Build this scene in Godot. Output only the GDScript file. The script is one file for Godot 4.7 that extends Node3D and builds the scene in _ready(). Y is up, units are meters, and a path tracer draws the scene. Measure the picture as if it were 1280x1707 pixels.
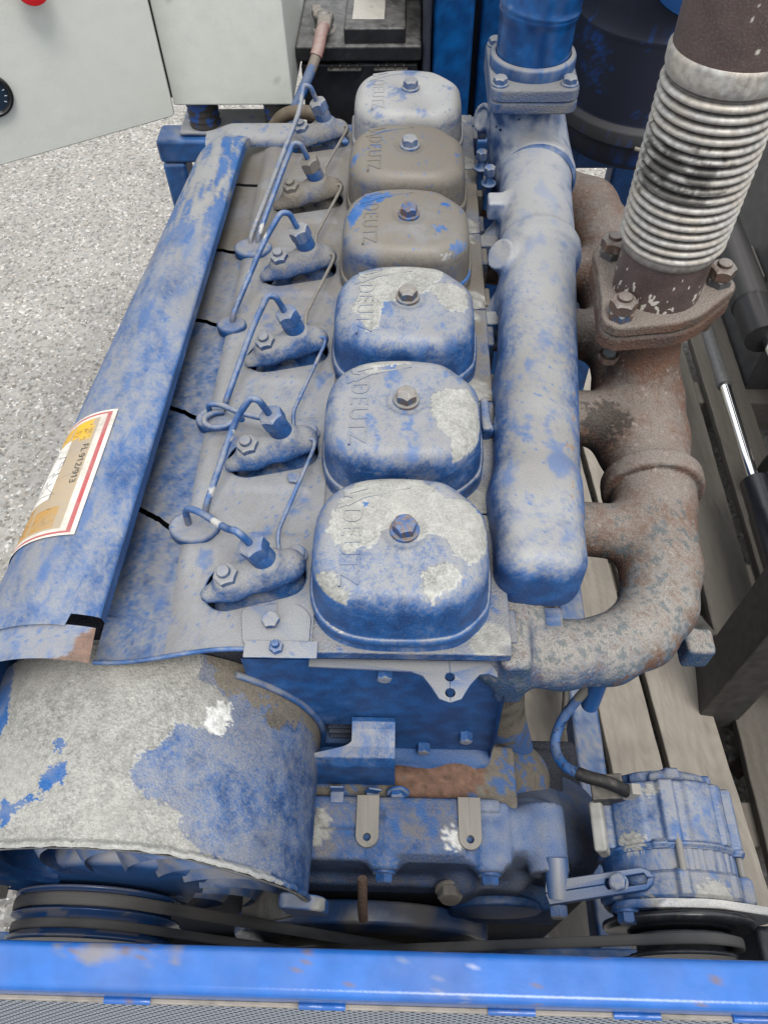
extends Node3D

# ------------------------------------------------------------------ mesh builder
class G:
	var v := PackedVector3Array()
	var n := PackedVector3Array()
	var c := PackedColorArray()
	var i := PackedInt32Array()
	var uv := PackedVector2Array()

	func tri(a: int, b: int, d: int) -> void: # given counter-clockwise from outside
		i.append(a); i.append(d); i.append(b)

	func grid(nu: int, nv: int, f: Callable, flip := false) -> void:
		var s := v.size()
		var w := nu + 1
		for b in nv + 1:
			for a in nu + 1:
				v.append(f.call(float(a) / nu, float(b) / nv))
		_norm(s, nu, nv, flip, false)

	func _norm(s: int, nu: int, nv: int, flip: bool, wrap: bool) -> void:
		var w := nu + 1
		for b in nv + 1:
			for a in nu + 1:
				var a0 := maxi(a - 1, 0)
				var a1 := mini(a + 1, nu)
				if wrap and (a == 0 or a == nu):
					a0 = nu - 1
					a1 = 1
				var b0 := maxi(b - 1, 0)
				var b1 := mini(b + 1, nv)
				var du := v[s + b * w + a1] - v[s + b * w + a0]
				var dv := v[s + b1 * w + a] - v[s + b0 * w + a]
				if du.length_squared() < 1e-13:
					var bb := b + 1 if b < nv else b - 1
					du = v[s + bb * w + a1] - v[s + bb * w + a0]
				var q := du.cross(dv).normalized()
				n.append(-q if flip else q)
		for b in nv:
			for a in nu:
				var k := s + b * w + a
				if flip:
					tri(k, k + w, k + w + 1); tri(k, k + w + 1, k + 1)
				else:
					tri(k, k + w + 1, k + w); tri(k, k + 1, k + w + 1)

	# ring sweep: frames = [[centre, xaxis, yaxis, rx, ry], ...]
	func sweep(fr: Array, seg: int, caps := true) -> void:
		var s := v.size()
		for f in fr:
			for a in seg + 1:
				var t := TAU * a / seg
				v.append(f[0] + f[1] * (cos(t) * f[3]) + f[2] * (sin(t) * f[4]))
		_norm(s, seg, fr.size() - 1, false, true)
		if caps:
			for e in 2:
				var f = fr[0] if e == 0 else fr[fr.size() - 1]
				var g = fr[1] if e == 0 else fr[fr.size() - 2]
				var nn: Vector3 = (f[0] - g[0]).normalized()
				var b := v.size()
				v.append(f[0]); n.append(nn)
				for a in seg + 1:
					var t := TAU * a / seg
					v.append(f[0] + f[1] * (cos(t) * f[3]) + f[2] * (sin(t) * f[4])); n.append(nn)
				for a in seg:
					if e == 0: tri(b, b + 2 + a, b + 1 + a)
					else: tri(b, b + 1 + a, b + 2 + a)

	func tube(p: Array, r: float, seg := 10, caps := true) -> void:
		var fr := []
		var up := Vector3.UP
		var t0: Vector3 = (p[1] - p[0]).normalized()
		if absf(t0.dot(up)) > 0.9: up = Vector3.RIGHT
		for k in p.size():
			var t: Vector3 = (p[mini(k + 1, p.size() - 1)] - p[maxi(k - 1, 0)]).normalized()
			var x := up.cross(t).normalized()
			up = t.cross(x).normalized()
			fr.append([p[k], x, up, r, r])
		# orientation: (x, up, t): x cross up = t so counter-clockwise about t
		sweep(fr, seg, caps)

	# revolve profile [Vector2(radius, height)] about axis through o
	func lathe(pr: Array, o: Vector3, ax: Vector3, seg := 48, caps := false) -> void:
		var y := ax.normalized()
		var h := Vector3.RIGHT if absf(y.x) < 0.9 else Vector3.FORWARD
		var x := h.cross(y).normalized()
		var z := y.cross(x)
		var fr := []
		for q in pr:
			fr.append([o + y * q.y, x, z, q.x, q.x])
		# x cross z = y? y.cross(x)=z -> x.cross(z)=y.. keep heights rising for outward normals
		var s := v.size()
		for f in fr:
			for a in seg + 1:
				var t := TAU * a / seg
				v.append(f[0] + f[1] * (cos(t) * f[3]) + f[2] * (sin(t) * f[4]))
		_norm(s, seg, fr.size() - 1, false, true)
		if caps:
			for e in 2:
				var q: Vector2 = pr[0] if e == 0 else pr[pr.size() - 1]
				if q.x < 1e-5: continue
				var nn := -y if e == 0 else y
				var b := v.size()
				v.append(o + y * q.y); n.append(nn)
				for a in seg + 1:
					var t := TAU * a / seg
					v.append(o + y * q.y + (x * cos(t) + z * sin(t)) * q.x); n.append(nn)
				for a in seg:
					if e == 0: tri(b, b + 2 + a, b + 1 + a)
					else: tri(b, b + 1 + a, b + 2 + a)

	func tor_ring(o: Vector3, ax: Vector3, rr: float, r: float) -> void:
		var p := []
		var y := ax.normalized()
		var x := (Vector3.UP if absf(y.y) < 0.9 else Vector3.RIGHT).cross(y).normalized()
		for k in 25: p.append(o + (x * cos(TAU * k / 24) + y.cross(x) * sin(TAU * k / 24)) * rr)
		tube(p, r, 6, false)

	# rounded box, subdivided to cell
	func box(ce: Vector3, sz: Vector3, bv := 0.002, cell := 0.0, bs := Basis.IDENTITY) -> void:
		var h := sz * 0.5
		bv = minf(bv, minf(h.x, minf(h.y, h.z)) * 0.98)
		var co := []
		for k in 3:
			var L := [-h[k], -h[k] + bv * 0.35]
			var m := 1
			if cell > 0: m = clampi(int(ceil((2 * h[k] - 2 * bv) / cell)), 1, 220)
			for q in m + 1: L.append(-h[k] + bv + (2 * h[k] - 2 * bv) * q / m)
			L.append(h[k] - bv * 0.35); L.append(h[k])
			co.append(L)
		var inn := h - Vector3.ONE * bv
		for ax in 3:
			var u := (ax + 1) % 3
			var w := (ax + 2) % 3
			for sg in [-1.0, 1.0]:
				var s := v.size()
				var U: Array = co[u]
				var W: Array = co[w]
				for b in W.size():
					for a in U.size():
						var p := Vector3.ZERO
						p[ax] = sg * h[ax]; p[u] = U[a]; p[w] = W[b]
						var q := p.clamp(-inn, inn)
						var d := (p - q).normalized()
						v.append(ce + bs * (q + d * bv)); n.append(bs * d)
				var wd := U.size()
				for b in W.size() - 1:
					for a in wd - 1:
						var k := s + b * wd + a
						if sg > 0: tri(k, k + wd + 1, k + wd); tri(k, k + 1, k + wd + 1)
						else: tri(k, k + wd, k + wd + 1); tri(k, k + wd + 1, k + 1)

	# extruded outline in the plane (ex, ey), thickness along ez = ex x ey
	func prism(poly: PackedVector2Array, o: Vector3, ex: Vector3, ey: Vector3, th: float, bv := 0.001) -> void:
		var ez := ex.cross(ey).normalized()
		var P := poly
		if Geometry2D.is_polygon_clockwise(P):
			P = P.duplicate(); P.reverse()
		var m := P.size()
		var inset := PackedVector2Array()
		var nrm := PackedVector2Array()
		for k in m:
			var a := (P[k] - P[(k + m - 1) % m]).normalized()
			var b := (P[(k + 1) % m] - P[k]).normalized()
			var q := (Vector2(a.y, -a.x) + Vector2(b.y, -b.x)).normalized()
			nrm.append(q)
			inset.append(P[k] - q * bv)
		var T := Geometry2D.triangulate_polygon(inset)
		for e in 2:
			var s := v.size()
			for q in inset:
				v.append(o + ex * q.x + ey * q.y + ez * (th if e == 1 else 0.0)); n.append(ez if e == 1 else -ez)
			for k in range(0, T.size(), 3):
				var A := inset[T[k]]; var B := inset[T[k + 1]]; var D := inset[T[k + 2]]
				var cc := (B - A).cross(D - A) > 0
				if cc == (e == 1): tri(s + T[k], s + T[k + 1], s + T[k + 2])
				else: tri(s + T[k], s + T[k + 2], s + T[k + 1])
		var rows := [[0, 0.0], [1, bv], [1, th - bv], [0, th]]
		var s2 := v.size()
		for r in rows:
			for k in m + 1:
				var j := k % m
				var q: Vector2 = P[j] if r[0] == 1 else inset[j]
				v.append(o + ex * q.x + ey * q.y + ez * r[1])
				var nn := (ex * nrm[j].x + ey * nrm[j].y)
				if r[0] == 0: nn = (nn + ez * (1.0 if r[1] > th * 0.5 else -1.0)).normalized()
				n.append(nn)
		for r in 3:
			for k in m:
				var a := s2 + r * (m + 1) + k
				tri(a, a + 1, a + m + 2); tri(a, a + m + 2, a + m + 1)

	func add(src: G, x: Transform3D) -> void:
		var s := v.size()
		for k in src.v.size():
			v.append(x * src.v[k]); n.append((x.basis * src.n[k]).normalized())
		for k in src.i: i.append(k + s)

	func paint(f: Callable) -> G:
		c.resize(v.size())
		for k in v.size(): c[k] = f.call(v[k], n[k])
		return self

	func tint(col: Color) -> G:
		c.resize(v.size()); c.fill(col)
		return self

	func mesh() -> ArrayMesh:
		for k in range(0, i.size(), 3): # front faces follow the normals
			var p := i[k]; var q := i[k + 1]; var r := i[k + 2]
			if (v[r] - v[p]).cross(v[q] - v[p]).dot(n[p] + n[q] + n[r]) < 0:
				i[k + 1] = r; i[k + 2] = q
		var a := []
		a.resize(Mesh.ARRAY_MAX)
		a[Mesh.ARRAY_VERTEX] = v
		a[Mesh.ARRAY_NORMAL] = n
		if c.size() == v.size(): a[Mesh.ARRAY_COLOR] = c
		if uv.size() == v.size(): a[Mesh.ARRAY_TEX_UV] = uv
		a[Mesh.ARRAY_INDEX] = i
		var m := ArrayMesh.new()
		m.add_surface_from_arrays(Mesh.PRIMITIVE_TRIANGLES, a)
		return m

# ------------------------------------------------------------------ smooth solid of blended shapes
class S:
	var P := [] # [type, inverse transform, a, b, k, sub, radius for culling, centre]

	func cap(a: Vector3, b: Vector3, ra: float, rb: float, k := 0.012) -> S:
		P.append([0, a, b - a, Vector2(ra, rb), k, false, (b - a).length_squared()])
		return self
	func path(p: Array, r: Array, k := 0.012) -> S:
		for q in p.size() - 1: cap(p[q], p[q + 1], r[q], r[q + 1], k)
		return self
	func box(o: Vector3, h: Vector3, r: float, k := 0.006, bs := Basis.IDENTITY, sub := false) -> S:
		P.append([1, Transform3D(bs, o).affine_inverse(), h - Vector3.ONE * r, r, k, sub])
		return self
	func cyl(o: Vector3, ax: Vector3, R: float, hh: float, r: float, k := 0.006, sub := false) -> S:
		var y := ax.normalized()
		P.append([2, o, y, Vector3(R - r, hh - r, r), k, sub])
		return self
	func tor(o: Vector3, ax: Vector3, R: float, r: float, k := 0.004) -> S:
		P.append([3, o, ax.normalized(), Vector2(R, r), k, false])
		return self

	func d1(q: Array, p: Vector3) -> float:
		match q[0]:
			0:
				var w: Vector3 = p - q[1]
				var t := clampf(w.dot(q[2]) / q[6], 0, 1)
				return (w - q[2] * t).length() - lerpf(q[3].x, q[3].y, t)
			1:
				var l: Vector3 = ((q[1] * p) as Vector3).abs() - q[2]
				return l.max(Vector3.ZERO).length() + minf(maxf(l.x, maxf(l.y, l.z)), 0.0) - q[3]
			2:
				var w: Vector3 = p - q[1]
				var h: float = w.dot(q[2])
				var a: float = (w - q[2] * h).length() - q[3].x
				var b: float = absf(h) - q[3].y
				return Vector2(maxf(a, 0), maxf(b, 0)).length() + minf(maxf(a, b), 0.0) - q[3].z
			_:
				var w: Vector3 = p - q[1]
				var h: float = w.dot(q[2])
				return Vector2((w - q[2] * h).length() - q[3].x, h).length() - q[3].y

	func d(p: Vector3, L: Array) -> float:
		var m := 1e3
		for q in L:
			var e := d1(q, p)
			var k: float = q[4]
			if q[5]:
				var h := clampf(0.5 - 0.5 * (m + e) / k, 0, 1)
				m = lerpf(m, -e, h) + k * h * (1 - h)
			else:
				var h := clampf(0.5 + 0.5 * (e - m) / k, 0, 1)
				m = lerpf(e, m, h) - k * h * (1 - h)
		return m

	func mesh(g: G, lo: Vector3, hi: Vector3, cell: float) -> void:
		var B := 8
		var bl := cell * B
		var nb := ((hi - lo) / bl).ceil()
		var NX := int(nb.x) * B + 2
		var NY := int(nb.y) * B + 2
		var half := bl * 0.5 * 1.7321
		var ids := {}
		var quads := []
		var val := PackedFloat32Array()
		val.resize(729)
		for bz in int(nb.z):
			for by in int(nb.y):
				for bx in int(nb.x):
					var o := lo + Vector3(bx, by, bz) * bl
					var ce := o + Vector3.ONE * bl * 0.5
					var dc := d(ce, P)
					if absf(dc) > half * 1.3 + 0.008: continue
					var L := []
					for q in P:
						if d1(q, ce) < half * 1.25 + q[4] * 1.6 + 0.002: L.append(q)
					if L.is_empty(): continue
					var idx := 0
					for z in 9:
						for y in 9:
							for x in 9:
								val[idx] = d(o + Vector3(x, y, z) * cell, L)
								idx += 1
					for z in 8:
						for y in 8:
							for x in 8:
								var k := z * 81 + y * 9 + x
								var a0 := val[k]; var a1 := val[k + 1]; var a2 := val[k + 9]; var a3 := val[k + 10]
								var a4 := val[k + 81]; var a5 := val[k + 82]; var a6 := val[k + 90]; var a7 := val[k + 91]
								var mn := minf(minf(minf(a0, a1), minf(a2, a3)), minf(minf(a4, a5), minf(a6, a7)))
								var mx := maxf(maxf(maxf(a0, a1), maxf(a2, a3)), maxf(maxf(a4, a5), maxf(a6, a7)))
								if mn >= 0 or mx < 0: continue
								var sm := Vector3.ZERO
								var ct := 0
								if (a0 < 0) != (a1 < 0): sm += Vector3(a0 / (a0 - a1), 0, 0); ct += 1
								if (a2 < 0) != (a3 < 0): sm += Vector3(a2 / (a2 - a3), 1, 0); ct += 1
								if (a4 < 0) != (a5 < 0): sm += Vector3(a4 / (a4 - a5), 0, 1); ct += 1
								if (a6 < 0) != (a7 < 0): sm += Vector3(a6 / (a6 - a7), 1, 1); ct += 1
								if (a0 < 0) != (a2 < 0): sm += Vector3(0, a0 / (a0 - a2), 0); ct += 1
								if (a1 < 0) != (a3 < 0): sm += Vector3(1, a1 / (a1 - a3), 0); ct += 1
								if (a4 < 0) != (a6 < 0): sm += Vector3(0, a4 / (a4 - a6), 1); ct += 1
								if (a5 < 0) != (a7 < 0): sm += Vector3(1, a5 / (a5 - a7), 1); ct += 1
								if (a0 < 0) != (a4 < 0): sm += Vector3(0, 0, a0 / (a0 - a4)); ct += 1
								if (a1 < 0) != (a5 < 0): sm += Vector3(1, 0, a1 / (a1 - a5)); ct += 1
								if (a2 < 0) != (a6 < 0): sm += Vector3(0, 1, a2 / (a2 - a6)); ct += 1
								if (a3 < 0) != (a7 < 0): sm += Vector3(1, 1, a3 / (a3 - a7)); ct += 1
								if ct == 0: continue
								var key := (bx * 8 + x) + NX * ((by * 8 + y) + NY * (bz * 8 + z))
								ids[key] = g.v.size()
								g.v.append(o + (Vector3(x, y, z) + sm / ct) * cell)
								g.n.append(Vector3(a1 + a3 + a5 + a7 - a0 - a2 - a4 - a6, a2 + a3 + a6 + a7 - a0 - a1 - a4 - a5, a4 + a5 + a6 + a7 - a0 - a1 - a2 - a3).normalized())
								if (a0 < 0) != (a1 < 0): quads.append([key, 0, a0 < 0])
								if (a0 < 0) != (a2 < 0): quads.append([key, 1, a0 < 0])
								if (a0 < 0) != (a4 < 0): quads.append([key, 2, a0 < 0])
		var st := [1, NX, NX * NY]
		for q in quads:
			var u: int = st[(q[1] + 1) % 3]
			var w: int = st[(q[1] + 2) % 3]
			var k: int = q[0]
			if not (ids.has(k - u) and ids.has(k - w) and ids.has(k - u - w)): continue
			var A: int = ids[k]; var Bq: int = ids[k - u]; var Cq: int = ids[k - u - w]; var Dq: int = ids[k - w]
			if q[2]: g.tri(A, Bq, Cq); g.tri(A, Cq, Dq)
			else: g.tri(A, Cq, Bq); g.tri(A, Dq, Cq)

# ------------------------------------------------------------------ colours (linear)
const BLUE := Color(0.0042, 0.043, 0.150)
const BLUE_FRESH := Color(0.0062, 0.086, 0.285)
const DUST := Color(0.268, 0.260, 0.240)
const GRIME := Color(0.160, 0.141, 0.116)
const SOOT := Color(0.030, 0.029, 0.028)
const SILVER := Color(0.282, 0.280, 0.262)
const RUST := Color(0.115, 0.062, 0.042)
const RUST_DUST := Color(0.215, 0.195, 0.178)
const STEEL := Color(0.50, 0.485, 0.46)

var nA := FastNoiseLite.new()
var nB := FastNoiseLite.new()
var nC := FastNoiseLite.new()
var nD := FastNoiseLite.new()
var M := {}

func noise_set(f: FastNoiseLite, sd: int, fr: float, oc: int) -> void:
	f.seed = sd
	f.noise_type = FastNoiseLite.TYPE_SIMPLEX_SMOOTH
	f.frequency = fr
	f.fractal_octaves = oc
	f.fractal_type = FastNoiseLite.FRACTAL_FBM if oc > 1 else FastNoiseLite.FRACTAL_NONE

func ss(a: float, b: float, x: float) -> float:
	return smoothstep(a, b, x)

# worn blue paint under settled dust. o: dust, grime (0..1), chips [[polygon, kind]], map (Callable to 2D)
func blue(o := {}) -> Callable:
	var dust: float = o.get("dust", 0.3)
	var grime: float = o.get("grime", 0.0)
	var up: float = o.get("up", 0.75)
	var chips: Array = o.get("chips", [])
	var flat: Variant = o.get("map", null)
	var jit: float = o.get("jit", 0.0035)
	var specks: float = o.get("specks", 0.0)
	var rects := []
	for q in chips:
		var r := Rect2(q[0][0], Vector2.ZERO)
		for p in q[0]: r = r.expand(p)
		rects.append(r.grow(0.008))
	var mx: float = o.get("max", 0.86)
	var sc: float = o.get("scale", 1.0)
	var white: float = o.get("white", 0.0)
	var film: bool = o.get("film", 1) == 1
	var rubk: float = o.get("rub", 0.75)
	return func(p: Vector3, n: Vector3) -> Color:
		var a := nA.get_noise_3dv(p)
		var b := nB.get_noise_3dv(p * sc)
		var c := nC.get_noise_3dv(p * sc)
		var e := nD.get_noise_3dv(p)
		var t := dust + up * (n.y - 0.45) + 0.34 * a + 0.30 * b + 0.27 * c + 0.24 * e
		var dd := ss(-0.02, 0.84, t)
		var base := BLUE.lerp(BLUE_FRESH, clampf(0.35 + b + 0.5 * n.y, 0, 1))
		var scr := nC.get_noise_3d(p.x * 0.9 + p.z * 0.35 + 7.0, p.y * 0.5, p.z * 0.10 - p.x * 0.05)
		if absf(scr) < 0.010 and b > 0.05 and n.y > 0.2: dd *= 0.35 # long rubbed scratches
		var gr := clampf(grime + 0.6 * a + 0.25 * c, 0, 1) if grime > 0.02 else clampf(0.12 + 0.5 * a, 0, 0.35)
		var dc := (DUST * (1.0 + white)).lerp(GRIME, gr)
		var col := base.lerp(dc, dd * mx)
		if grime > 0.5 and film: # oily dirt film covers the sides too
			var f := ss(0.15, 0.6, grime - 0.25 + 0.35 * b + 0.3 * a)
			col = col.lerp(GRIME.lerp(SOOT, clampf(0.25 - 0.5 * n.y + 0.4 * c, 0, 0.6)), f * 0.92)
			if specks > 0 and c + 0.5 * b > 0.62 - specks: col = BLUE_FRESH.lerp(DUST, 0.12)
		elif n.y > 0.1: # rubbed clean in streaky patches
			var rb := nB.get_noise_3d(p.x * 0.75 + 4.0, p.y * 0.75, p.z * 0.45) + 0.35 * c + 0.5 * a
			col = col.lerp(BLUE_FRESH.lerp(col, 0.15), ss(0.20, 0.62, rb) * rubk)
		if chips.size() and (n.y > 0.34 or flat != null):
			var q2: Vector2 = (flat as Callable).call(p) if flat != null else Vector2(p.x, p.z)
			q2 += Vector2(c + 0.45 * e, nC.get_noise_3d(p.y * 1.3 + 3.1, p.z, p.x) + 0.45 * nD.get_noise_3d(p.z, p.x + 2.0, p.y)) * jit
			for k in chips.size():
				if rects[k].has_point(q2) and Geometry2D.is_point_in_polygon(q2, chips[k][0]):
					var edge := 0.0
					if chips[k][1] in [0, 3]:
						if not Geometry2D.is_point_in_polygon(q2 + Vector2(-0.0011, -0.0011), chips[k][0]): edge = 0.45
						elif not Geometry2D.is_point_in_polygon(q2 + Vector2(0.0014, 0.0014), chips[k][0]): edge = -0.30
					match chips[k][1]:
						0: col = SILVER * (0.95 + 0.30 * c + 0.45 * e + 0.25 * b); col.a = 1; col = col.lerp(DUST * 1.2, clampf(0.15 + a * 0.6, 0, 0.6))
						1: col = BLUE_FRESH.lerp(DUST, clampf(0.12 + 0.5 * b, 0.02, 0.5))
						2: col = RUST * (1.1 + 0.7 * c)
						3: col = Color(0.62, 0.62, 0.60) * (0.85 + 0.4 * c)
						4: col = GRIME.lerp(SOOT, 0.3 + 0.5 * c)
					if edge > 0: col = col.lerp(Color(0.05, 0.06, 0.09), edge) # painted shadow line along the step of the paint film
					elif edge < 0: col = col.lerp(Color(0.50, 0.50, 0.48), -edge)  # lit rim painted opposite the shadow line
		col.a = 1
		return col

func rusty(o := {}) -> Callable:
	var dust: float = o.get("dust", 0.35)
	var bl: float = o.get("blue", 0.0)
	var hot: Variant = o.get("blue_at", null)
	return func(p: Vector3, n: Vector3) -> Color:
		var a := nA.get_noise_3dv(p)
		var b := nB.get_noise_3dv(p)
		var c := nC.get_noise_3dv(p)
		var e := nD.get_noise_3dv(p)
		var col := RUST.lerp(Color(0.045, 0.036, 0.033), clampf(0.5 + b * 0.9 + 0.4 * a, 0, 1))
		if c > 0.25: col = col.lerp(Color(0.115, 0.072, 0.052), clampf((c - 0.25) * 2.0, 0, 0.5))
		var k := bl
		if hot != null: k += (hot as Callable).call(p)
		if k > 0:
			var f := ss(0.42, 0.60, k + 0.35 * b + 0.3 * c)
			col = col.lerp(Color(0.022, 0.075, 0.16).lerp(BLUE, clampf(k - 0.6, 0, 1)), f * 0.9)
		var t := dust + 0.80 * (n.y - 0.40) + 0.32 * a + 0.28 * b + 0.26 * c + 0.22 * e
		col = col.lerp(RUST_DUST.lerp(DUST, clampf(k * 0.8, 0, 0.8)), ss(-0.05, 0.95, t) * 0.85)
		if e > 0.50 and c > 0.1: col = col.lerp(Color(0.38, 0.34, 0.30), 0.4)
		col.a = 1
		return col

func plain(col: Color, dust := 0.2, dc := DUST, v := 0.25) -> Callable:
	return func(p: Vector3, n: Vector3) -> Color:
		var b := nB.get_noise_3dv(p)
		var c := nC.get_noise_3dv(p)
		var q := col * (1.0 + v * (b + c))
		q = q.lerp(dc, ss(0.1, 1.0, dust + 0.6 * (n.y - 0.5) + 0.3 * b + 0.3 * c) * 0.8)
		q.a = 1
		return q

# ------------------------------------------------------------------ nodes
func root(called: String, at: Vector3, label: String, cat: String, group := "") -> Node3D:
	var o := Node3D.new()
	o.name = called
	o.position = at
	add_child(o, true)
	o.set_meta("label", label)
	o.set_meta("category", cat)
	if group != "": o.set_meta("group", group)
	return o

func sub(called: String, parent: Node3D) -> Node3D:
	var o := Node3D.new()
	o.name = called
	parent.add_child(o, true)
	return o

func world_at(o: Node) -> Vector3:
	var p := Vector3.ZERO
	while o != self and o is Node3D:
		p += o.position
		o = o.get_parent()
	return p

func put(g: G, called: String, mat: String, parent: Node3D, label := "") -> MeshInstance3D:
	var o := MeshInstance3D.new()
	o.name = called
	o.mesh = g.mesh()
	o.material_override = M[mat]
	o.position = -world_at(parent)
	parent.add_child(o, true)
	if label != "": o.set_meta("label", label)
	return o

func putm(m: Mesh, called: String, mat: String, parent: Node3D, x: Transform3D) -> MeshInstance3D:
	var o := MeshInstance3D.new()
	o.name = called
	o.mesh = m
	o.material_override = M[mat]
	x.origin -= world_at(parent)
	o.transform = x
	parent.add_child(o, true)
	return o

func basis_y(y: Vector3, turn := 0.0) -> Basis:
	y = y.normalized()
	var h := Vector3.RIGHT if absf(y.x) < 0.8 else Vector3.FORWARD
	var z := h.cross(y).normalized()
	var x := y.cross(z)
	return Basis(x, y, z) * Basis(Vector3.UP, turn)

func fillet(p: Array, r: float, k := 6) -> Array:
	var o := [p[0]]
	for j in range(1, p.size() - 1):
		var a: Vector3 = p[j - 1]
		var b: Vector3 = p[j]
		var c: Vector3 = p[j + 1]
		var d := minf(r, minf((a - b).length(), (c - b).length()) * 0.49)
		var s := b + (a - b).normalized() * d
		var e := b + (c - b).normalized() * d
		for q in k + 1:
			var t := float(q) / k
			o.append(s.lerp(b, t).lerp(b.lerp(e, t), t))
	o.append(p[p.size() - 1])
	return o

func dense(p: Array, step: float) -> Array:
	var o := []
	for j in p.size() - 1:
		var m := maxi(1, int(ceil((p[j + 1] - p[j]).length() / step)))
		for q in m: o.append(p[j].lerp(p[j + 1], float(q) / m))
	o.append(p[p.size() - 1])
	return o

func round_poly(p: Array, r: float, k := 5) -> PackedVector2Array:
	var o := PackedVector2Array()
	var m := p.size()
	for j in m:
		var a: Vector2 = p[(j + m - 1) % m]
		var b: Vector2 = p[j]
		var c: Vector2 = p[(j + 1) % m]
		var d := minf(r, minf((a - b).length(), (c - b).length()) * 0.48)
		var s := b + (a - b).normalized() * d
		var e := b + (c - b).normalized() * d
		for q in k + 1:
			var t := float(q) / k
			o.append(s.lerp(b, t).lerp(b.lerp(e, t), t))
	return o

func circle(c: Vector2, r: float, k := 20, a0 := 0.0, a1 := TAU) -> PackedVector2Array:
	var o := PackedVector2Array()
	for q in k: o.append(c + Vector2.from_angle(lerpf(a0, a1, float(q) / k)) * r)
	return o

func pv(l: Array) -> PackedVector2Array:
	var o := PackedVector2Array()
	for q in l: o.append(Vector2(q[0], q[1]))
	return o

var bolts := {}
# hex bolt head with washer and chamfered corners, y up, seat at 0
func bolt_mesh(kind: String, r: float, h: float, washer := 1.25, stud := 0.0) -> ArrayMesh:
	var key := "%s %.4f %.4f %.2f %.4f" % [kind, r, h, washer, stud]
	if bolts.has(key): return bolts[key]
	var g := G.new()
	if washer > 0:
		g.lathe([Vector2(r * washer, 0), Vector2(r * washer, r * 0.22), Vector2(r * washer - 0.0006, r * 0.27), Vector2(r * 0.5, r * 0.28)], Vector3.ZERO, Vector3.UP, 24)
	var y0 := r * 0.25 if washer > 0 else 0.0
	var s := g.v.size()
	for side in 6:
		var a := TAU * side / 6
		var b := TAU * (side + 1) / 6
		var A := Vector3(cos(a), 0, sin(a)) * r
		var B := Vector3(cos(b), 0, sin(b)) * r
		var nn := (A + B).normalized()
		var up := Vector3.UP
		var st := g.v.size()
		var top := y0 + h - r * 0.16
		for q in 5:
			var t := q / 4.0
			var e := A.lerp(B, t)
			var drop := r * 0.13 * absf(t - 0.5) * absf(t - 0.5) * 4
			g.v.append(e + up * y0); g.n.append(nn)
			g.v.append(e + up * (top - drop + r * 0.05)); g.n.append(nn)
		for q in 4:
			var k := st + q * 2
			g.tri(k, k + 1, k + 3); g.tri(k, k + 3, k + 2)
		var s3 := g.v.size()
		for q in 5:
			var t := q / 4.0
			var e := A.lerp(B, t)
			var drop := r * 0.13 * absf(t - 0.5) * absf(t - 0.5) * 4
			var cn := (nn * 0.6 + up).normalized()
			g.v.append(e + up * (top - drop + r * 0.05)); g.n.append(cn)
			g.v.append(e.normalized() * r * 0.78 + up * (y0 + h)); g.n.append(cn)
		for q in 4:
			var k := s3 + q * 2
			g.tri(k, k + 1, k + 3); g.tri(k, k + 3, k + 2)
	g.lathe([Vector2(r * 0.80, y0 + h - 0.0002), Vector2(r * 0.76, y0 + h), Vector2(r * 0.3, y0 + h + 0.0001), Vector2(0.0, y0 + h + 0.0001)], Vector3.ZERO, Vector3.UP, 24)
	if stud > 0:
		var pr := []
		var k := 0
		var yy := y0 + h
		while yy < y0 + h + stud - 0.001:
			pr.append(Vector2(r * (0.55 if k % 2 == 0 else 0.49), yy)); yy += 0.0007; k += 1
		pr.append(Vector2(r * 0.46, yy)); pr.append(Vector2(0.0, yy + 0.0003))
		g.lathe(pr, Vector3.ZERO, Vector3.UP, 20)
	var off := nA.seed * 0.0 + bolts.size() * 0.37
	var f: Callable
	match kind:
		"blue": f = blue({"dust": 0.22, "up": 0.5})
		"dusty": f = blue({"dust": 0.55, "up": 0.6})
		"spotted":
			var f0 := blue({"dust": 0.2, "up": 0.4})
			var f1 := rusty({"dust": 0.05})
			f = func(p: Vector3, n: Vector3) -> Color: return (f1 as Callable).call(p, n) if nC.get_noise_3dv(p * 1.5) > 0.08 else (f0 as Callable).call(p, n)
		"grime": f = plain(Color(0.13, 0.12, 0.11), 0.3, GRIME * 1.2)
		"rust": f = rusty({"dust": 0.1})
		"rustblue": f = rusty({"dust": 0.25, "blue": 0.5})
		_: f = plain(Color(0.06, 0.06, 0.065), 0.3, GRIME)
	g.paint(func(p: Vector3, n: Vector3) -> Color: return (f as Callable).call(p + Vector3(off, off * 2, 0), n))
	var m := g.mesh()
	bolts[key] = m
	return m

func bolt(parent: Node3D, at: Vector3, axis: Vector3, kind := "blue", r := 0.0065, h := 0.005, turn := 0.3, washer := 1.25, stud := 0.0, called := "bolt") -> MeshInstance3D:
	return putm(bolt_mesh(kind, r, h, washer, stud), called, "paint", parent, Transform3D(basis_y(axis, turn), at))

# ------------------------------------------------------------------ materials
func grain_tex(fr: float, lo: float, hi: float, sd: int, size := 512, kind := FastNoiseLite.TYPE_SIMPLEX_SMOOTH, oc := 4) -> ImageTexture:
	var f := FastNoiseLite.new()
	f.seed = sd; f.noise_type = kind; f.frequency = fr; f.fractal_octaves = oc
	var im := f.get_seamless_image(size, size)
	im.convert(Image.FORMAT_RGB8)
	for y in size:
		for x in size:
			var q := lerpf(lo, hi, im.get_pixel(x, y).r)
			im.set_pixel(x, y, Color(q, q, q))
	return ImageTexture.create_from_image(im)

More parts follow.
